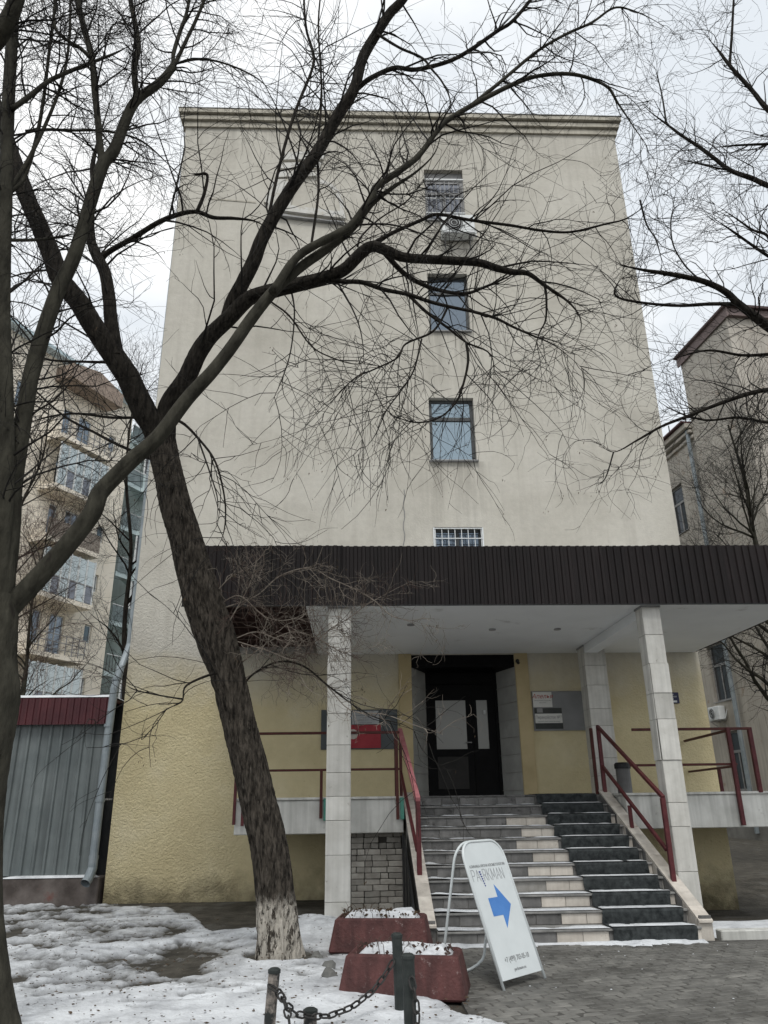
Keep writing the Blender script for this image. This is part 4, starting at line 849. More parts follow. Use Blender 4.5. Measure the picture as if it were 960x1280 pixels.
strokes = {'P': [[(0, 0), (0, 1), (.45, 1), (.6, .85), (.6, .62), (.45, .5), (0, .5)]], 'A': [[(0, 0), (.35, 1), (.7, 0)], [(.13, .35), (.57, .35)]], 'R': [[(0, 0), (0, 1), (.45, 1), (.6, .85), (.6, .65), (.45, .5), (0, .5)], [(.3, .5), (.65, 0)]], 'K': [[(0, 0), (0, 1)], [(.6, 1), (0, .45)], [(.2, .6), (.65, 0)]], 'M': [[(0, 0), (.05, 1), (.4, .2), (.75, 1), (.8, 0)]], 'N': [[(0, 0), (0, 1), (.6, 0), (.6, 1)]]}
x = -.285; sz = .105
for ch in 'PA|RKMAN':
    if ch == '|':
        mb = MB()
        for i in range(7): mb.box(x-.012*(1-i*.09), x+.014*(1-i*.09), .94-i*.017-.004, .94-i*.017+.007-.004, .0045, .0062) if False else mb.add([(x+.004*i-.015*(1-i*.07), .990-i*.021, .0058), (x+.004*i+.015*(1-i*.07), .990-i*.021, .0058), (x+.004*i+.012*(1-i*.07), .978-i*.021, .0058), (x+.004*i-.010*(1-i*.07), .974-i*.021, .0058)], [(3, 2, 1, 0)])
        mb.obj('screw_mark', NAVY, sg).matrix_local = base; x += .045; continue
    mb = MB(); wmx = 0
    for stq in strokes[ch]:
        for p, q in zip(stq[:-1], stq[1:]): mb.bar((x+p[0]*sz*.72, .90+p[1]*sz, .0055), (x+q[0]*sz*.72, .90+q[1]*sz, .0055), .0055, .001, up=(0, 0, 1))
        wmx = max(wmx, max(p[0] for p in stq))
    mb.obj('lettering', mat('ink_grey', (.22, .23, .24), rough=.6), sg).matrix_local = base; x += (wmx*sz*.72+.016)

# ------------------------------------------------------------------ planters
def planter(loc, rz, label, seed):
    p = thing('planter', loc, label, 'planter', rz=rz); rr = random.Random(seed)
    def ring(w_, d_, z): return [(-w_/2, -d_/2, z), (w_/2, -d_/2, z), (w_/2, d_/2, z), (-w_/2, d_/2, z)]
    v = ring(1.12, .60, 0)+ring(.99, .46, .33)+ring(.87, .34, .33)+ring(.85, .32, .27)
    f = [(0, 3, 2, 1)]+[(4*k+i, 4*k+(i+1) % 4, 4*k+4+(i+1) % 4, 4*k+4+i) for k in range(3) for i in range(4)]+[(12, 13, 14, 15)]
    o = MB().add(v, f).obj('trough', PLANTER, p, bevel=.018)
    X, Y = np.meshgrid(np.linspace(-.44, .44, 60), np.linspace(-.18, .18, 30)); e = np.minimum((.44-abs(X))/.1, (.18-abs(Y))/.06).clip(0, 1)
    Z = .285+.10*e*(.6+.8*fbm(X+seed, Y, 4)-.2*sstep(-.1, -.4, X)); s1 = link('planter_snow', grid_mesh('planter_snow', X, Y, Z), SNOW, p); tag(s1, kind='stuff')
    tw = MB()
    for i in range(140):
        x, y = rr.uniform(-.43, .42), rr.uniform(-.2, .17); z = .335+rr.uniform(-.02, .05); a = rr.random()*6.28; s = rr.uniform(.012, .03); tw.add([(x-s*math.cos(a), y-s*math.sin(a), z), (x+s*.4*math.sin(a), y, z+.02), (x+s*math.cos(a), y+s*math.sin(a), z+.015), (x, y, z-.01)], [(0, 1, 2, 3)])
    for i in range(34):
        x, y = rr.uniform(-.43, .1), rr.uniform(-.2, .1); a = rr.random()*6.28; h_ = rr.uniform(.06, .16); tw.tube([(x, y, .29), (x+.03*math.cos(a), y+.03*math.sin(a), .31+h_*.7), (x+.09*math.cos(a), y+.09*math.sin(a), .31+h_)], [.0035, .003, .0012], 3, cap=False)
    tag(tw.obj('dry_plants', TWIGB if seed % 2 else LEAFD, p), kind='stuff'); return p
planter((.45, 7.74, -.01), R_(-12), 'maroon concrete planter with snowy top standing beside the pavement sign', 1); planter((.30, 9.55, .04), R_(-8), 'maroon concrete planter with snow heap below the brick stack', 2)
# rubble by the tree and planters
for i, (x, y, sx_, sy_, lb) in enumerate(((-.40, 9.05, .11, .13, 'small grey broken stone in the snow beside the limewashed trunk'), (-.27, 8.62, .13, .10, 'flat grey broken stone between the trunk and the front planter'), (-.24, 8.25, .12, .09, 'grey stone lump against the corner of the planter by the sign'))):
    bm = bmesh.new(); bmesh.ops.create_icosphere(bm, subdivisions=2, radius=1)
    for v_ in bm.verts: v_.co = Vector((v_.co.x*sx_*.6, v_.co.y*sy_*.6, v_.co.z*.07))*(1+.45*(random.random()-.5))
    me = bpy.data.meshes.new('rubble'); bm.to_mesh(me); bm.free(); o = link('rubble_stone', me, mat('rubble', (.09, .09, .085), (.17, .17, .16), rough=.95, bump=.4), None, (x, y, .04)); tag(o, lb, 'stone', 'broken stones in the snow')

# ------------------------------------------------------------------ bollards and chain
BOLL = mat('bollard_paint', (.014, .018, .017), (.032, .037, .035), rough=.6, scale=9, bump=.3, c3=(.10, .09, .08), s3=8, f3=.62)
BOLLP = mat('bollard_peeling', (.018, .02, .02), (.03, .03, .03), rough=.7, scale=9, bump=.4, c3=(.24, .21, .185), s3=9, f3=.45)
def bollard(u0, v0, Yd, zb_, dx, label, m_, r=.042):
    top = at(u0, v0, Yd); t = thing('bollard', (top[0]+dx, Yd, zb_), label, 'bollard'); h_ = top[2]-zb_
    MB().tube([(0, 0, -.1), (-dx*.5, 0, h_*.5), (-dx, 0, h_-.02)], r, 14).obj('post', m_, t, smooth=False); MB().tube([(-dx, 0, h_-.02), (-dx, 0, h_), (-dx, 0, h_+.012)], [r*1.12, r*1.12, r*.7], 14).obj('cap', BOLL, t)
    return Vector((top[0], Yd, top[2])), t
pA, tA = bollard(343, 1212, 6.35, .0, -.03, 'leaning bollard with peeling dark paint in the snow, chain around it', BOLLP); pB, tB = bollard(496, 1168, 7.0, .0, .02, 'dark bollard in front of the maroon planter holding the chain end', BOLL); pC, tC = bollard(510, 1194, 6.25, .0, .01, 'dark green-black bollard with chain hanging down its side', BOLL, .045)
pD, tD = bollard(388, 1262, 6.6, .0, .0, 'short stub post wrapped by the sagging chain', BOLLP, .05)
CH = mat('chain_iron', (.010, .010, .010), (.026, .024, .022), rough=.6, scale=20, bump=.2, spec=.4)
lk = MB().tube([(.026*math.cos(t)+(.016 if math.cos(t) > 0 else -.016), .021*math.sin(t), 0) for t in np.linspace(0, 2*math.pi, 15)[:-1]], .0075, 6, closed=True).mesh('link'); lk.materials.append(CH)
def chain(pts, label):
    t = thing('chain', tuple(pts[0]), label, 'chain'); P = [Vector(p) for p in pts]
    d = []; 
    for a, b in zip(P[:-1], P[1:]): d += [a.lerp(b, i/20) for i in range(20)]
    d.append(P[-1]); acc = 0; k = 0; prev = d[0]; last = d[0]
    for q in d[1:]:
        acc += (q-last).length; last = q
        if acc >= .068:
            tdir = (q-prev).normalized(); mid_ = (q+prev)/2; rot = tdir.to_track_quat('X', 'Z').to_matrix().to_4x4() @ Matrix.Rotation(R_(90*(k % 2)+20), 4, 'X')
            o = link('link', lk, None, t); o.matrix_local = Matrix.Translation(mid_-P[0]) @ rot; k += 1; acc = 0; prev = q
    return t
chain([at(336, 1232, 6.28), at(349, 1240, 6.29), at(357, 1256, 6.35), at(372, 1268, 6.45), at(390, 1271, 6.52), at(412, 1270, 6.6), at(440, 1259, 6.72), at(465, 1240, 6.84), at(482, 1218, 6.93), at(492, 1200, 6.97)], 'heavy black chain sagging between the peeling bollard and the planter')
chain([at(350, 1242, 6.27), at(356, 1254, 6.2), at(361, 1272, 6.1), at(364, 1300, 6.0), at(372, 1330, 5.9)], 'short chain end hanging from the peeling bollard'); chain([at(514, 1222, 6.2), at(518, 1240, 6.17), at(521, 1262, 6.15), at(520, 1285, 6.15), at(519, 1310, 6.15)], 'chain hanging straight down beside the green-black bollard')

# ------------------------------------------------------------------ trees
def catmull(P, n=6):
    P = np.array(P, float); Q = np.vstack([2*P[0]-P[1], P, 2*P[-1]-P[-2]]); o = []
    for i in range(1, len(Q)-2):
        for t in np.linspace(0, 1, n, endpoint=False):
            p0, p1, p2, p3 = Q[i-1:i+3]; o.append(.5*((2*p1)+(-p0+p2)*t+(2*p0-5*p1+4*p2-p3)*t*t+(-p0+3*p1-3*p2+p3)*t**3))
    o.append(P[-1]); return np.array(o)
def traced(pts, Y0, Y1, w0, w1, n=6):
    """polyline of photo points on a branch; its own depth runs from Y0 to Y1; widths in photo px"""
    k = len(pts); p = []
    for i, q in enumerate(pts):
        t = i/(k-1); Y = Y0+(Y1-Y0)*t; wpx = q[2] if len(q) > 2 else w0+(w1-w0)*t; c = at(q[0], q[1], Y); zc = (c-np.array([0, 0, EYE]))@_a
        p.append([*c, max(.0018, wpx/2*zc/FPX)])
    c = catmull(p, n)
    if 5 < pts[-1][0] < 955 and pts[-1][1] > 5 and len(pts[-1]) == 2 and w1 < 6.5: c[:, 3] *= 1-.8*sstep(.72, 1, np.linspace(0, 1, len(c)))
    return c[:, :3], np.maximum(c[:, 3], .0013)
def resample(P, n):
    d = np.r_[0, np.cumsum(np.linalg.norm(np.diff(P[0], axis=0), axis=1))]; s = np.linspace(0, d[-1], n)
    return np.stack([np.interp(s, d, P[0][:, i]) for i in range(3)], 1), np.interp(s, d, P[1])
def tubes_mesh(name, P, Rr, sides=3):
    """P (B,N,3) Rr (B,N) -> one mesh of many tubes"""
    Bn, n_, _ = P.shape; T = np.empty_like(P); T[:, 1:-1] = P[:, 2:]-P[:, :-2]; T[:, 0] = P[:, 1]-P[:, 0]; T[:, -1] = P[:, -1]-P[:, -2]; T /= np.linalg.norm(T, axis=2, keepdims=True)+1e-9
    mean = P[:, -1]-P[:, 0]; ref = np.where(np.abs(mean[:, 2:3]) > .8*np.linalg.norm(mean, axis=1, keepdims=True), np.array([[1., .2, 0]]), np.array([[0., .1, 1]]))[:, None, :]
    a = np.cross(T, np.broadcast_to(ref, T.shape)); a /= np.linalg.norm(a, axis=2, keepdims=True)+1e-9; b = np.cross(T, a)
    an = np.arange(sides)*2*np.pi/sides
    V = P[:, :, None, :]+(a[:, :, None, :]*np.cos(an)[None, None, :, None]+b[:, :, None, :]*np.sin(an)[None, None, :, None])*Rr[:, :, None, None]
    base_ = (np.arange(Bn)[:, None, None]*n_+np.arange(n_-1)[None, :, None])*sides; k = np.arange(sides)[None, None, :]; k2 = (k+1) % sides
    q = np.stack([base_+k, base_+k2, base_+sides+k2, base_+sides+k], -1).reshape(-1, 4); V = V.reshape(-1, 3)
    me = bpy.data.meshes.new(name); me.vertices.add(len(V)); me.vertices.foreach_set('co', V.ravel().astype('f4')); me.loops.add(q.size); me.loops.foreach_set('vertex_index', q.ravel().astype('i4'))
    me.polygons.add(len(q)); me.polygons.foreach_set('loop_start', np.arange(0, q.size, 4, dtype='i4')); me.polygons.foreach_set('use_smooth', np.ones(len(q), bool)); me.update(calc_edges=True); return me
def branch_obj(name, PR, m_, parent, sides=8, rough_=.0, org=None):
    P, r = PR; mb = MB(); rr = [x*(1+rough_*(random.random()-.5)) for x in r]
    mb.tube([tuple(p-org) for p in P], rr, sides); return mb.obj(name, m_, parent, smooth=True)
def spawn(par, n, Lr, ang=(30, 65), droop=0., up=0., wig=.25, t0=.12, rf=.5, rmax=.02, N_=7, flat=None, tip=.0011, rmin=.0022, curl=0.):
    """n children grown from parents (list of (P,r)); returns arrays"""
    lens = np.array([np.linalg.norm(np.diff(p[0], axis=0), axis=1).sum() for p in par]); pr = lens/lens.sum()
    which = rng.choice(len(par), n, p=pr); t = t0+(1-t0)*rng.random(n)**.85
    S = np.stack([resample(p, 32)[0] for p in par]); RR = np.stack([resample(p, 32)[1] for p in par])
    fi = t*30.999; i0 = fi.astype(int); fr = (fi-i0)[:, None]
    p0 = S[which, i0]*(1-fr)+S[which, i0+1]*fr; tg = S[which, i0+1]-S[which, i0]; tg /= np.linalg.norm(tg, axis=1, keepdims=True)+1e-9
    rp_ = RR[which, i0]; v = rng.normal(size=(n, 3))
    if flat is not None: v *= np.array(flat)
    v -= (v*tg).sum(1, keepdims=True)*tg; v /= np.linalg.norm(v, axis=1, keepdims=True)+1e-9
    a = np.radians(rng.uniform(*ang, n))[:, None]; d = tg*np.cos(a)+v*np.sin(a); d[:, 2] += up; d /= np.linalg.norm(d, axis=1, keepdims=True)
    Ln = rng.uniform(*Lr, n)*(1.15-.55*t); st_ = (Ln/(N_-1))[:, None]; P = np.empty((n, N_, 3)); P[:, 0] = p0
    bend = rng.normal(size=(n, 3))*curl
    for k in range(1, N_):
        P[:, k] = P[:, k-1]+d*st_; d = d+rng.normal(size=(n, 3))*wig+bend; d[:, 2] += (-droop+up*.4)*(k/N_); d /= np.linalg.norm(d, axis=1, keepdims=True)
    r0 = np.clip(rp_*rf, rmin, rmax); s = np.linspace(0, 1, N_)[None, :]; Rr = r0[:, None]*(1-s)+tip*s
    # a child that would end inside the wall bends back in front of it
    lim = W-.12; over = (P[:, :, 1] > lim) & (P[:, :1, 1] < lim); P[:, :, 1] = np.where(over, lim-(P[:, :, 1]-lim)*.3, P[:, :, 1])
    return P, Rr
def as_list(PR): return list(zip(PR[0], PR[1]))
def crown(root, limbs, org, levels, m_, name='twigs', leaves=0, leafm=None):
    par = limbs; Ps = []; Rs = []
    for lv in levels:
        P, Rr = spawn(par, **lv); Ps.append(P); Rs.append(Rr); par = as_list((P, Rr))
    P = np.concatenate(Ps)-org; Rr = np.concatenate(Rs); o = link(name, tubes_mesh(name, P, Rr, 3), m_, root); tag(o, kind='stuff')
    if leaves:
        k = rng.choice(len(P), leaves); e = P[k, -1]; mb = MB()
        for q in e:
            for _ in range(random.choice((1, 1, 3))):
                c = q+np.array([random.gauss(0, .02), random.gauss(0, .02), -random.uniform(0, .05)]); s = random.uniform(.008, .02); a = random.random()*6.28
                mb.add([c+(s*math.cos(a)*.4, s*math.sin(a)*.4, 0), c+(-s*math.cos(a)*.4, -s*math.sin(a)*.4, 0), c+(-s*.2, .1*s, -1.7*s)], [(0, 1, 2)])
        tag(mb.obj('dry_leaves', leafm or LEAFD, root), kind='stuff')
    return Ps, Rs
def trunk_mesh(P, r, sides, org, ridge=.035, freq=13, flare=None, sd=0):
    P, r = resample((P, r), 240 if ridge > .035 else 150); n_ = len(P); T = np.gradient(P, axis=0); T /= np.linalg.norm(T, axis=1, keepdims=True); a = np.cross(T, [0, 1., .05]); a /= np.linalg.norm(a, axis=1, keepdims=True); b = np.cross(T, a)
    an = np.arange(sides)*2*np.pi/sides; s = np.arange(n_)[:, None]*np.linalg.norm(P[1]-P[0])
    wob = 1.2*fbm(s*np.ones_like(an)[None, :], an[None, :]*0+3, .9)+.0
    rg = np.abs(np.sin((an[None, :]*freq/2+4.5*(fbm(s*1.3+sd, an[None, :]*2.5, 1.6)-.5)*4+wob)))
    lump = (fbm(s*.9+sd, an[None, :]*1.2+5, 1.2)-.5)*.22
    rad = r[:, None]*(1+lump+ridge*2.4*(rg**.6-.6)+.05*(fbm(s*6, an[None, :]*9, 2, 2)-.5))
    if flare is not None: rad = rad*(1+flare*np.exp(-s/.18)*(1+.5*np.sin(an[None, :]*4+1)))
    V = P[:, None, :]+a[:, None, :]*np.cos(an)[None, :, None]*rad[..., None]+b[:, None, :]*np.sin(an)[None, :, None]*rad[..., None]-org
    me = bpy.data.meshes.new('trunk'); idx = np.arange(n_*sides).reshape(n_, sides); nx_ = np.roll(idx, -1, 1)
    q = np.stack([idx[:-1], nx_[:-1], nx_[1:], idx[1:]], -1).reshape(-1, 4); V = V.reshape(-1, 3)
    me.vertices.add(len(V)); me.vertices.foreach_set('co', V.ravel().astype('f4')); me.loops.add(q.size); me.loops.foreach_set('vertex_index', q.ravel().astype('i4')); me.polygons.add(len(q)); me.polygons.foreach_set('loop_start', np.arange(0, q.size, 4, dtype='i4')); me.polygons.foreach_set('use_smooth', np.ones(len(q), bool)); me.update(calc_edges=True); return me

# --- the leaning tree in front of the porch
org = np.array([-.80, 9.28, 0.]); t1 = thing('leaning_tree', tuple(org), 'leaning bare tree with limewashed foot, its dark limbs crossing the facade', 'tree')
tp, tr_ = traced([(350, 1212, 54), (349, 1190, 50), (345, 1130, 47), (336, 1060, 45), (322, 1000, 43), (313, 960, 42), (298, 900, 40), (283, 840, 40), (270, 800, 46), (256, 757, 47), (243, 715, 42), (231, 670, 37), (220, 635, 36), (211, 595, 34), (203, 560, 34), (197, 535, 34)], 9.28, 9.0, 0, 0)
link('trunk', trunk_mesh(tp, tr_, 120, org, .055, 30, .25, 2), BARKLIME, t1)
T1L = []
def limb(lst, root, org_, pts, Y0, Y1, w0, w1, m_, sides=8, keep=True, nm='limb', rough_=.08):
    PR = traced(pts, Y0, Y1, w0, w1)
    if w0 >= 12:
        mesh = trunk_mesh(PR[0], PR[1], 56, org_, .04 if m_ == BARK else .012, 18 if m_ == BARK else 7, None, w0+Y0); link(nm, mesh, m_, root)
    else: branch_obj(nm, PR, m_, root, sides, rough_, org_)
    if keep: lst.append(PR)
    return PR
L1 = lambda *a, **k: limb(T1L, t1, org, *a, **k)
L1([(203, 560), (193, 535), (182, 518), (168, 490), (157, 467), (133, 432), (115, 405), (100, 380), (77, 350), (62, 312), (46, 275), (30, 238), (13, 190), (0, 150), (-25, 80)], 9.0, 8.2, 31, 17, BARK)
L1([(146, 448), (142, 425), (138, 395), (136, 370), (131, 340), (120, 318), (114, 300), (113, 270), (118, 235), (116, 205), (126, 165), (140, 120)], 8.7, 9.2, 19, 5, BARK)
L1([(207, 555), (208, 520), (213, 502), (233, 473), (247, 443), (263, 420), (287, 397), (303, 380), (318, 370), (363, 358), (403, 348), (430, 337), (453, 315), (467, 308), (487, 315), (507, 322), (553, 325), (597, 328), (620, 335), (640, 340), (660, 342), (680, 356), (710, 377), (725, 397), (725, 417), (713, 443)], 9.0, 8.2, 25, 2.5, BARK)
L1([(284, 402), (290, 380), (300, 360), (317, 327), (327, 300), (347, 263), (370, 227), (397, 190), (423, 143), (443, 110), (453, 73), (470, 43), (487, 17), (503, 0), (530, -40)], 9.1, 8.4, 19, 10, BARK)
for pts, a, b, w0, w1 in [
    ([(445, 112), (463, 98), (493, 85), (520, 87), (560, 77), (587, 63), (620, 40), (640, 27), (663, 0), (680, -25)], 8.7, 8.2, 7, 4),
    ([(472, 43), (500, 60), (527, 72), (540, 87), (553, 103), (563, 127), (560, 160)], 8.5, 8.0, 4, 1.5),
    ([(681, 357), (683, 373), (682, 400), (673, 420), (660, 470)], 8.4, 8.2, 3.5, 1.2),
    ([(403, 350), (430, 352), (453, 353), (480, 362), (510, 368), (537, 377), (560, 383), (593, 390), (620, 398), (640, 408), (660, 417), (690, 430), (713, 447), (735, 467)], 8.7, 8.0, 7, 1.6),
    ([(510, 368), (533, 390), (560, 410), (583, 428), (613, 443), (620, 480)], 8.5, 8.2, 4.5, 1.4),
    ([(583, 428), (585, 453), (577, 487), (567, 507), (547, 523), (520, 528), (493, 520), (478, 508)], 8.35, 8.0, 3.6, 1.2),
    ([(478, 313), (503, 340), (527, 355), (550, 363), (580, 367), (603, 360), (640, 343), (675, 318)], 8.7, 9.1, 7, 2),
    ([(560, 383), (550, 403), (537, 417), (507, 430), (497, 447), (467, 462), (443, 473), (417, 500), (393, 533)], 8.4, 8.0, 3.4, 1.1),
    ([(527, 424), (517, 463), (500, 490), (483, 513), (467, 547), (443, 573)], 8.3, 8.0, 2.6, 1),
    ([(125, 330), (133, 317), (167, 297), (200, 277), (227, 267), (247, 265), (267, 272), (293, 273), (320, 277), (345, 292)], 9.0, 8.3, 8, 4),
    ([(246, 265), (255, 243), (259, 219), (247, 218), (236, 217)], 8.55, 8.5, 5, 3),
    ([(185, 524), (170, 522), (140, 522), (93, 517), (53, 523), (20, 535)], 9.0, 9.8, 4.5, 2),
    ([(198, 578), (187, 573), (150, 557), (117, 540), (80, 520), (43, 487), (13, 457)], 9.0, 9.5, 4.5, 2),
    ([(140, 453), (100, 452), (63, 450), (20, 440)], 8.8, 9.3, 4, 2),
    ([(214, 522), (230, 530), (247, 547), (267, 573), (277, 603), (282, 637), (279, 668), (268, 690)], 8.9, 8.6, 4, 1.5),
    ([(247, 547), (262, 590), (272, 625), (270, 660)], 8.8, 8.4, 2.5, 1),
    ([(338, 280), (338, 260), (353, 193), (370, 137), (390, 87), (391, 65), (383, 37), (380, 0), (382, -30)], 8.8, 9.3, 5, 2.5),
    ([(388, 312), (390, 300), (398, 240), (397, 187), (402, 117), (398, 33), (402, -20)], 8.6, 9.2, 4, 2),
    ([(470, 303), (493, 290), (527, 275), (547, 268), (587, 275), (640, 282), (675, 288), (713, 290), (757, 280), (783, 273), (813, 253), (840, 233)], 8.6, 8.0, 5.5, 1.6),
    ([(447, 308), (452, 295), (475, 273), (510, 250), (530, 222)], 8.5, 9.2, 3, 1.3),
    ([(330, 367), (340, 378), (362, 395), (387, 430), (410, 445), (447, 455), (470, 440)], 8.8, 8.3, 3, 1.2),
    ([(363, 358), (368, 390), (363, 440), (350, 480), (335, 512)], 8.8, 8.3, 2.6, 1),
    ([(417, 345), (440, 385), (452, 420), (456, 470)], 8.7, 8.3, 2.6, 1),
    ([(283, 842), (267, 842), (233, 857), (227, 877), (205, 887)], 9.1, 8.6, 4, 1.2), ([(228, 874), (193, 868), (168, 862), (156, 855)], 8.75, 8.5, 2.2, 1),
    ([(300, 860), (320, 840), (350, 827), (380, 833), (410, 857), (440, 880), (470, 897), (507, 907), (537, 930)], 9.2, 8.7, 3.2, 1.0)]:
    L1(pts, a, b, w0, w1, BARK if w0 > 2.9 else TWIG, sides=6 if w0 > 3 else 5)
crown(t1, T1L, org, [dict(n=470, Lr=(.6, 2.4), ang=(30, 75), droop=.08, wig=.13, rf=.5, rmax=.019, curl=.10, rmin=.0065, tip=.0026), dict(n=950, Lr=(.4, 1.5), ang=(30, 65), droop=.08, wig=.14, rf=.6, rmax=.009, curl=.09, rmin=.0046, tip=.002), dict(n=800, Lr=(.2, .75), ang=(30, 65), droop=.04, wig=.16, rf=.6, rmax=.0046, rmin=.0028, tip=.0014, curl=.06)], TWIG, leaves=700)
# hanging curtain of thin curved twigs on the right limb
hang = [p for p in T1L if p[0][:, 0].mean() > .3 and p[0][:, 2].max() < 9.5 and p[0][:, 2].min() > 4]
crown(t1, hang, org, [dict(n=80, Lr=(.7, 2.0), ang=(30, 80), droop=.42, wig=.12, rf=.5, rmax=.010, curl=.08, rmin=.005, tip=.002), dict(n=260, Lr=(.3, 1.1), ang=(25, 60), droop=.28, wig=.13, rf=.55, rmax=.006, curl=.06, rmin=.003, tip=.0015)], TWIG, name='hanging_twigs', leaves=120)
# pale dry shoots low on the trunk
SH = []
for pts, a, b in [([(290, 800), (320, 790), (350, 800), (383, 807), (413, 787), (440, 770), (460, 755), (493, 737), (517, 725)], 9.15, 8.7), ([(280, 760), (320, 745), (350, 720), (387, 710), (413, 723), (440, 735), (467, 750), (490, 770), (520, 777), (557, 788)], 9.1, 8.6),
                  ([(300, 850), (350, 832), (400, 850), (437, 887), (480, 893), (520, 907), (550, 917)], 9.2, 8.6), ([(285, 780), (310, 735), (318, 712), (322, 690)], 9.1, 8.9), ([(275, 755), (300, 745), (330, 770), (360, 775), (395, 760)], 9.1, 8.7), ([(300, 830), (340, 800), (370, 790), (400, 800), (430, 815), (470, 808)], 9.2, 8.7), ([(290, 800), (330, 812), (375, 825), (400, 790), (425, 770)], 9.15, 8.8), ([(270, 740), (290, 720), (310, 712)], 9.1, 9.0)]:
    SH.append(limb([], t1, org, pts, a, b, 1.7, .9, TWIGP, sides=5, nm='dry_shoot'))
crown(t1, SH, org, [dict(n=210, Lr=(.25, .85), ang=(25, 80), wig=.24, rf=.7, rmax=.005, t0=.05, droop=.03, rmin=.0034, tip=.0016), dict(n=1000, Lr=(.08, .4), ang=(25, 75), wig=.3, rf=.7, rmax=.0034, rmin=.0024, tip=.0013)], TWIGP, name='dry_twigs', leaves=160)
crown(t1, SH[:1]+SH[4:], org, [dict(n=80, Lr=(.25, .8), ang=(30, 85), wig=.28, rf=.7, rmax=.005, t0=.0, rmin=.0034, tip=.0016), dict(n=380, Lr=(.1, .42), ang=(25, 75), wig=.3, rf=.7, rmax=.0036, rmin=.0026, tip=.0013)], TWIGB, name='brown_twigs')

# --- the forked tree at the left edge, nearer
org = np.array([-2.62, 6.1, 0.]); t2 = thing('forked_tree', tuple(org), 'smooth greenish forked tree beside the shed, one limb crossing before the leaning tree', 'tree')
tp, tr_ = traced([(-18, 1330, 84), (-24, 1260, 72), (-34, 1150, 66), (-36, 1060, 66), (-28, 980, 64), (-16, 920, 60), (-6, 870, 56), (-5, 820, 46), (0, 780, 40), (4, 745, 33)], 6.1, 6.1, 0, 0)
link('trunk', trunk_mesh(tp, tr_, 40, org, .02, 7, .15, 5), BARKG, t2)
T2L = []; L2 = lambda *a, **k: limb(T2L, t2, org, *a, **k)
L2([(2, 790), (10, 763), (40, 730), (77, 690), (113, 645), (122, 622), (130, 610), (167, 573), (197, 547), (233, 500), (263, 467), (287, 437), (313, 400), (343, 363), (377, 333), (407, 312), (440, 285), (465, 254), (490, 235), (520, 215), (543, 192), (552, 165)], 6.1, 6.7, 27, 5, BARKG)
L2([(340, 366), (373, 320), (420, 293), (440, 280), (465, 246), (470, 234), (500, 213), (523, 195), (547, 163), (560, 150), (593, 130), (640, 106), (673, 95), (717, 93), (757, 107), (773, 130), (793, 160), (810, 187), (810, 217)], 6.35, 6.9, 11, 2, BARKG)
L2([(4, 770), (6, 720), (10, 690), (14, 640), (17, 600), (30, 520), (43, 453), (70, 370), (93, 320), (110, 263), (128, 207), (143, 187), (160, 143), (173, 123), (200, 103), (217, 83)], 6.1, 6.4, 26, 9, BARKG)
L2([(8, 770), (2, 700), (6, 640), (8, 560), (7, 480), (4, 400), (5, 320), (7, 233), (10, 133), (15, 50), (20, -30)], 6.1, 5.9, 22, 13, BARKG)
for pts, a, b, w0, w1 in [
    ([(217, 83), (217, 67), (225, 40), (233, 17), (240, -20)], 6.4, 6.5, 6, 4), ([(217, 84), (233, 50), (245, 25), (257, -5), (262, -30)], 6.4, 6.3, 5, 3.5),
    ([(173, 123), (169, 105), (168, 80), (173, 60), (168, 25), (163, 0), (160, -30)], 6.35, 6.6, 9, 6), ([(128, 205), (124, 175), (123, 157), (118, 110), (115, 73), (105, 35), (98, 5), (94, -25)], 6.3, 6.1, 10, 7),
    ([(113, 72), (100, 60), (88, 53), (70, 37), (68, 10), (72, -20)], 6.15, 6.0, 5, 3.5), ([(217, 80), (250, 74), (283, 80), (320, 97), (345, 120)], 6.4, 6.7, 3.5, 1.5),
    ([(14, 137), (40, 118), (60, 102), (85, 90), (110, 80), (145, 66), (165, 55)], 5.9, 6.3, 7, 3), ([(13, 240), (30, 222), (45, 175), (55, 120), (62, 60), (70, 0)], 6.0, 6.5, 6, 3.5), ([(12, 238), (35, 200), (55, 160), (75, 110), (85, 65), (88, 10), (85, -20)], 6.0, 6.6, 5, 3),
    ([(32, 164), (60, 162), (90, 163), (120, 163), (150, 167), (178, 177), (205, 200), (235, 232)], 6.2, 6.8, 4.5, 2), ([(590, 131), (620, 107), (640, 90), (673, 63), (707, 43), (740, 28), (767, 10), (790, 13), (817, 25), (843, 43)], 6.7, 6.9, 5, 1.5),
    ([(437, 282), (480, 280), (513, 287), (540, 300), (556, 316)], 6.5, 6.3, 3, 1.2), ([(-15, 60), (0, 42), (14, 18), (24, -10)], 5.2, 5.0, 24, 18), ([(5, 300), (40, 300), (70, 297), (95, 292)], 6.0, 6.6, 5, 3)]:
    L2(pts, a, b, w0, w1, BARKG if w0 > 3 else TWIG, sides=6)
crown(t2, T2L[1:], org, [dict(n=380, Lr=(.4, 1.5), ang=(30, 70), droop=.05, up=.05, wig=.2, rf=.5, rmax=.013, curl=.07, rmin=.0042, tip=.0018), dict(n=2500, Lr=(.25, .9), ang=(30, 70), droop=.05, wig=.2, rf=.5, rmax=.0055, curl=.05, rmin=.0026, tip=.0013), dict(n=4200, Lr=(.1, .5), ang=(30, 70), droop=.04, wig=.2, rf=.6, rmax=.0032, rmin=.002, tip=.0011)], TWIG, leaves=320)
link('limb_twigs', None) if False else None

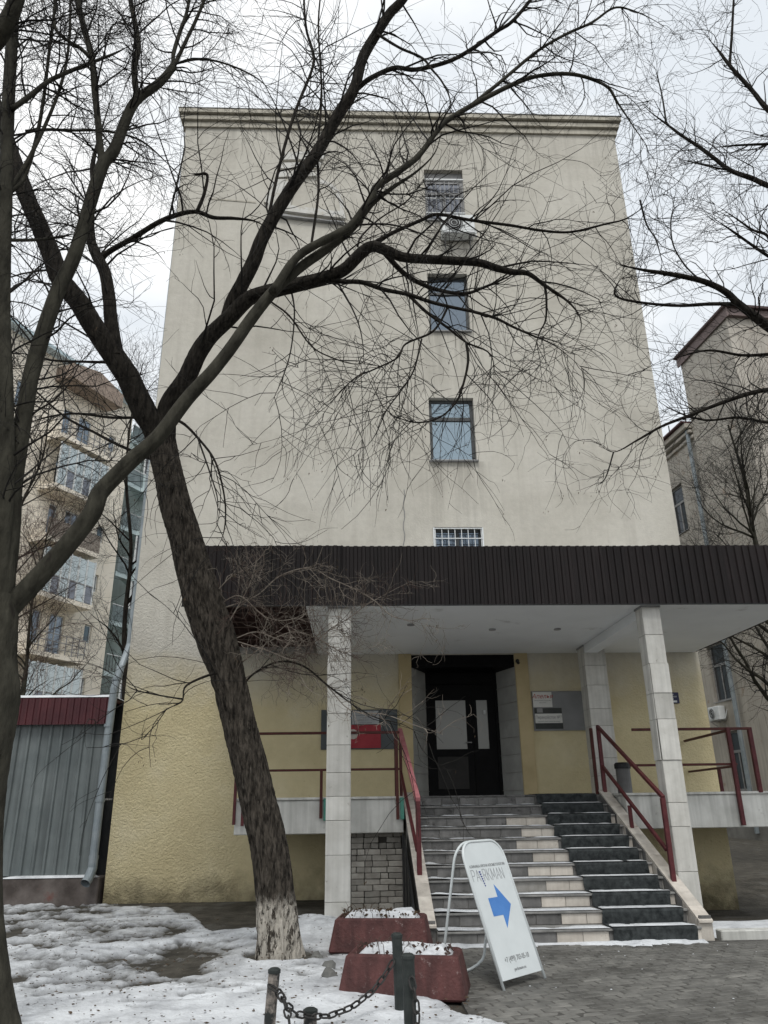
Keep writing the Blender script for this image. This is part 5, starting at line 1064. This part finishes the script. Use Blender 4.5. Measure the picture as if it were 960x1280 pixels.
# --- tree standing just outside the frame on the right
org = np.array([7.6, 8.6, -.03]); t3 = thing('bare_tree', tuple(org), 'dark bare tree right of the steps reaching its branches in before the tan house', 'tree')
tp = catmull([[7.6, 8.6, -.1, .2], [7.5, 8.6, 2, .18], [7.2, 8.5, 4, .17], [6.78, 8.5, 6.1, .15], [7.06, 8.5, 7.8, .13], [7.38, 8.5, 9.5, .11], [7.78, 8.5, 10.8, .08], [8.6, 8.6, 12.8, .03]], 8)
link('trunk', trunk_mesh(tp[:, :3], tp[:, 3], 32, org, .04, 11, .2, 9), BARK, t3)
T3L = []; L3 = lambda *a, **k: limb(T3L, t3, org, *a, **k)
for pts, a, b, w0, w1 in [
    ([(1060, 235), (1000, 170), (960, 137), (940, 113), (913, 83), (897, 62), (880, 42)], 8.5, 8.8, 9, 2.5), ([(912, 82), (915, 40), (917, 0), (918, -20)], 8.7, 8.8, 3.5, 2),
    ([(1080, 300), (1010, 250), (960, 232), (940, 223), (913, 213), (893, 198), (873, 183), (853, 170), (833, 155), (813, 140), (803, 130)], 8.5, 9.0, 9, 2), ([(912, 213), (887, 208), (847, 198)], 8.7, 8.9, 3, 1.5), ([(833, 155), (827, 117), (818, 82)], 8.9, 9.2, 2.5, 1.2),
    ([(1080, 195), (1010, 178), (960, 180), (917, 182), (883, 186)], 8.5, 8.7, 6, 1.8), ([(1080, 390), (1010, 350), (960, 320), (917, 290), (888, 270)], 8.5, 8.2, 7, 2), ([(985, 330), (965, 305), (957, 293), (940, 287), (920, 273), (890, 253)], 8.5, 8.9, 5, 1.5),
    ([(1090, 520), (1020, 450), (960, 408), (940, 393), (923, 380), (907, 365), (880, 352), (840, 343), (807, 338), (780, 332), (760, 322)], 8.5, 8.3, 14, 2), ([(922, 380), (887, 380), (847, 382), (800, 378), (770, 370), (773, 353), (788, 340)], 8.45, 8.7, 5.5, 1.5),
    ([(1090, 460), (1010, 440), (960, 443), (927, 444), (887, 438), (853, 445), (803, 462)], 8.5, 9.0, 6, 1.5), ([(1090, 500), (1020, 480), (960, 487), (927, 495), (893, 507), (860, 520), (827, 533), (797, 550), (767, 565), (745, 552)], 8.5, 9.0, 7, 1.5), ([(767, 565), (757, 597), (745, 608)], 8.95, 9.0, 2, 1),
    ([(1080, 545), (1010, 530), (960, 528), (923, 522), (880, 525), (840, 512), (815, 495)], 8.5, 9.0, 5, 1.5), ([(800, 250), (808, 280), (820, 300), (828, 330)], 8.3, 8.4, 2.5, 1.5), ([(878, 353), (855, 330), (840, 300), (842, 262), (868, 250)], 8.4, 8.8, 2.5, 1.2)]:
    L3(pts, a, b, w0, w1, BARK if w0 > 2.9 else TWIG, sides=6)
crown(t3, T3L, org, [dict(n=300, Lr=(.4, 1.5), ang=(30, 70), droop=.02, up=.04, wig=.22, rf=.42, rmax=.011, curl=.05, t0=.2, rmin=.0045, tip=.002), dict(n=1000, Lr=(.3, 1.1), ang=(30, 70), droop=.05, wig=.16, curl=.06, rf=.55, rmax=.0065, rmin=.0032, tip=.0015), dict(n=800, Lr=(.15, .55), ang=(30, 70), wig=.16, rf=.6, rmax=.0038, rmin=.0024, tip=.0013)], TWIG, leaves=150)

# --- procedural bare trees behind
def wild_tree(x, y, h, label, seed, m_t, m_w, n1=14, n=(160, 900, 2600), spread=.45, r0=.16, group=None, lowest=.22, lr=(2.0, 4.0), leaves=0, name='background_tree'):
    global rng
    rng = np.random.default_rng(seed); o_ = np.array([x, y, -.05]); t = thing(name, tuple(o_), label, 'tree', group)
    tp = [[x, y, -.1, r0]]; 
    for k in range(1, 8): q = tp[-1]; tp.append([q[0]+rng.normal()*.12*h/8, q[1]+rng.normal()*.1*h/8, -.1+h*k/7, r0*(1-.85*k/7)])
    c = catmull(tp, 5); link('trunk', trunk_mesh(c[:, :3], c[:, 3], 18, o_, .03, 7, .15, seed), m_t, t)
    P, Rr = spawn([(c[:, :3], c[:, 3])], n1, lr, ang=(30, 62), up=.22, wig=.12, t0=lowest, rf=.55, rmax=.08, N_=9, tip=.006, rmin=.02)
    lim = []
    for p, r_ in zip(P, Rr): branch_obj('limb', (p, r_), m_t, t, 6, .1, o_); lim.append((p, r_))
    crown(t, lim, o_, [dict(n=n[0], Lr=(.6, 2.0), ang=(30, 65), up=.06, wig=.18, rf=.45, rmax=.02, t0=.1, tip=.003, rmin=.006), dict(n=n[1], Lr=(.4, 1.2), ang=(28, 65), up=.03, wig=.2, rf=.5, rmax=.009, tip=.002, rmin=.004), dict(n=n[2], Lr=(.2, .7), ang=(28, 65), wig=.2, rf=.6, rmax=.005, tip=.0018, rmin=.003)], m_w, leaves=leaves)
    return t
wild_tree(11.2, 18.5, 11.5, 'slender grey bare tree close before the tan house wall', 21, BARKG, TWIG, n1=30, spread=.5, r0=.15, lr=(2.0, 4.2), n=(340, 1900, 3600))
wild_tree(-10.9, 22, 14, 'tall bare tree behind the shed before the cream apartment house', 31, BARK, TWIG, n1=22, r0=.10, n=(200, 1000, 2000), lr=(2.2, 4.6)); wild_tree(-7.0, 24.5, 17, 'bare tree between the apartment house and the stucco wall', 41, BARK, TWIG, n1=22, r0=.12, n=(220, 1200, 2600), lr=(2, 4))
wild_tree(-8.3, 19.8, 8.5, 'reddish-brown twiggy shrub tree rising above the shed roof', 51, BARKG, TWIGB, n1=26, r0=.09, n=(240, 1300, 3000), lr=(1.4, 2.6), leaves=260, lowest=.1)
wild_tree(-12.5, 17.5, 14, 'dense bare tree behind the forked tree at the shed end', 61, BARK, TWIG, n1=24, r0=.13, n=(240, 1300, 2800), lr=(2.2, 4.2))
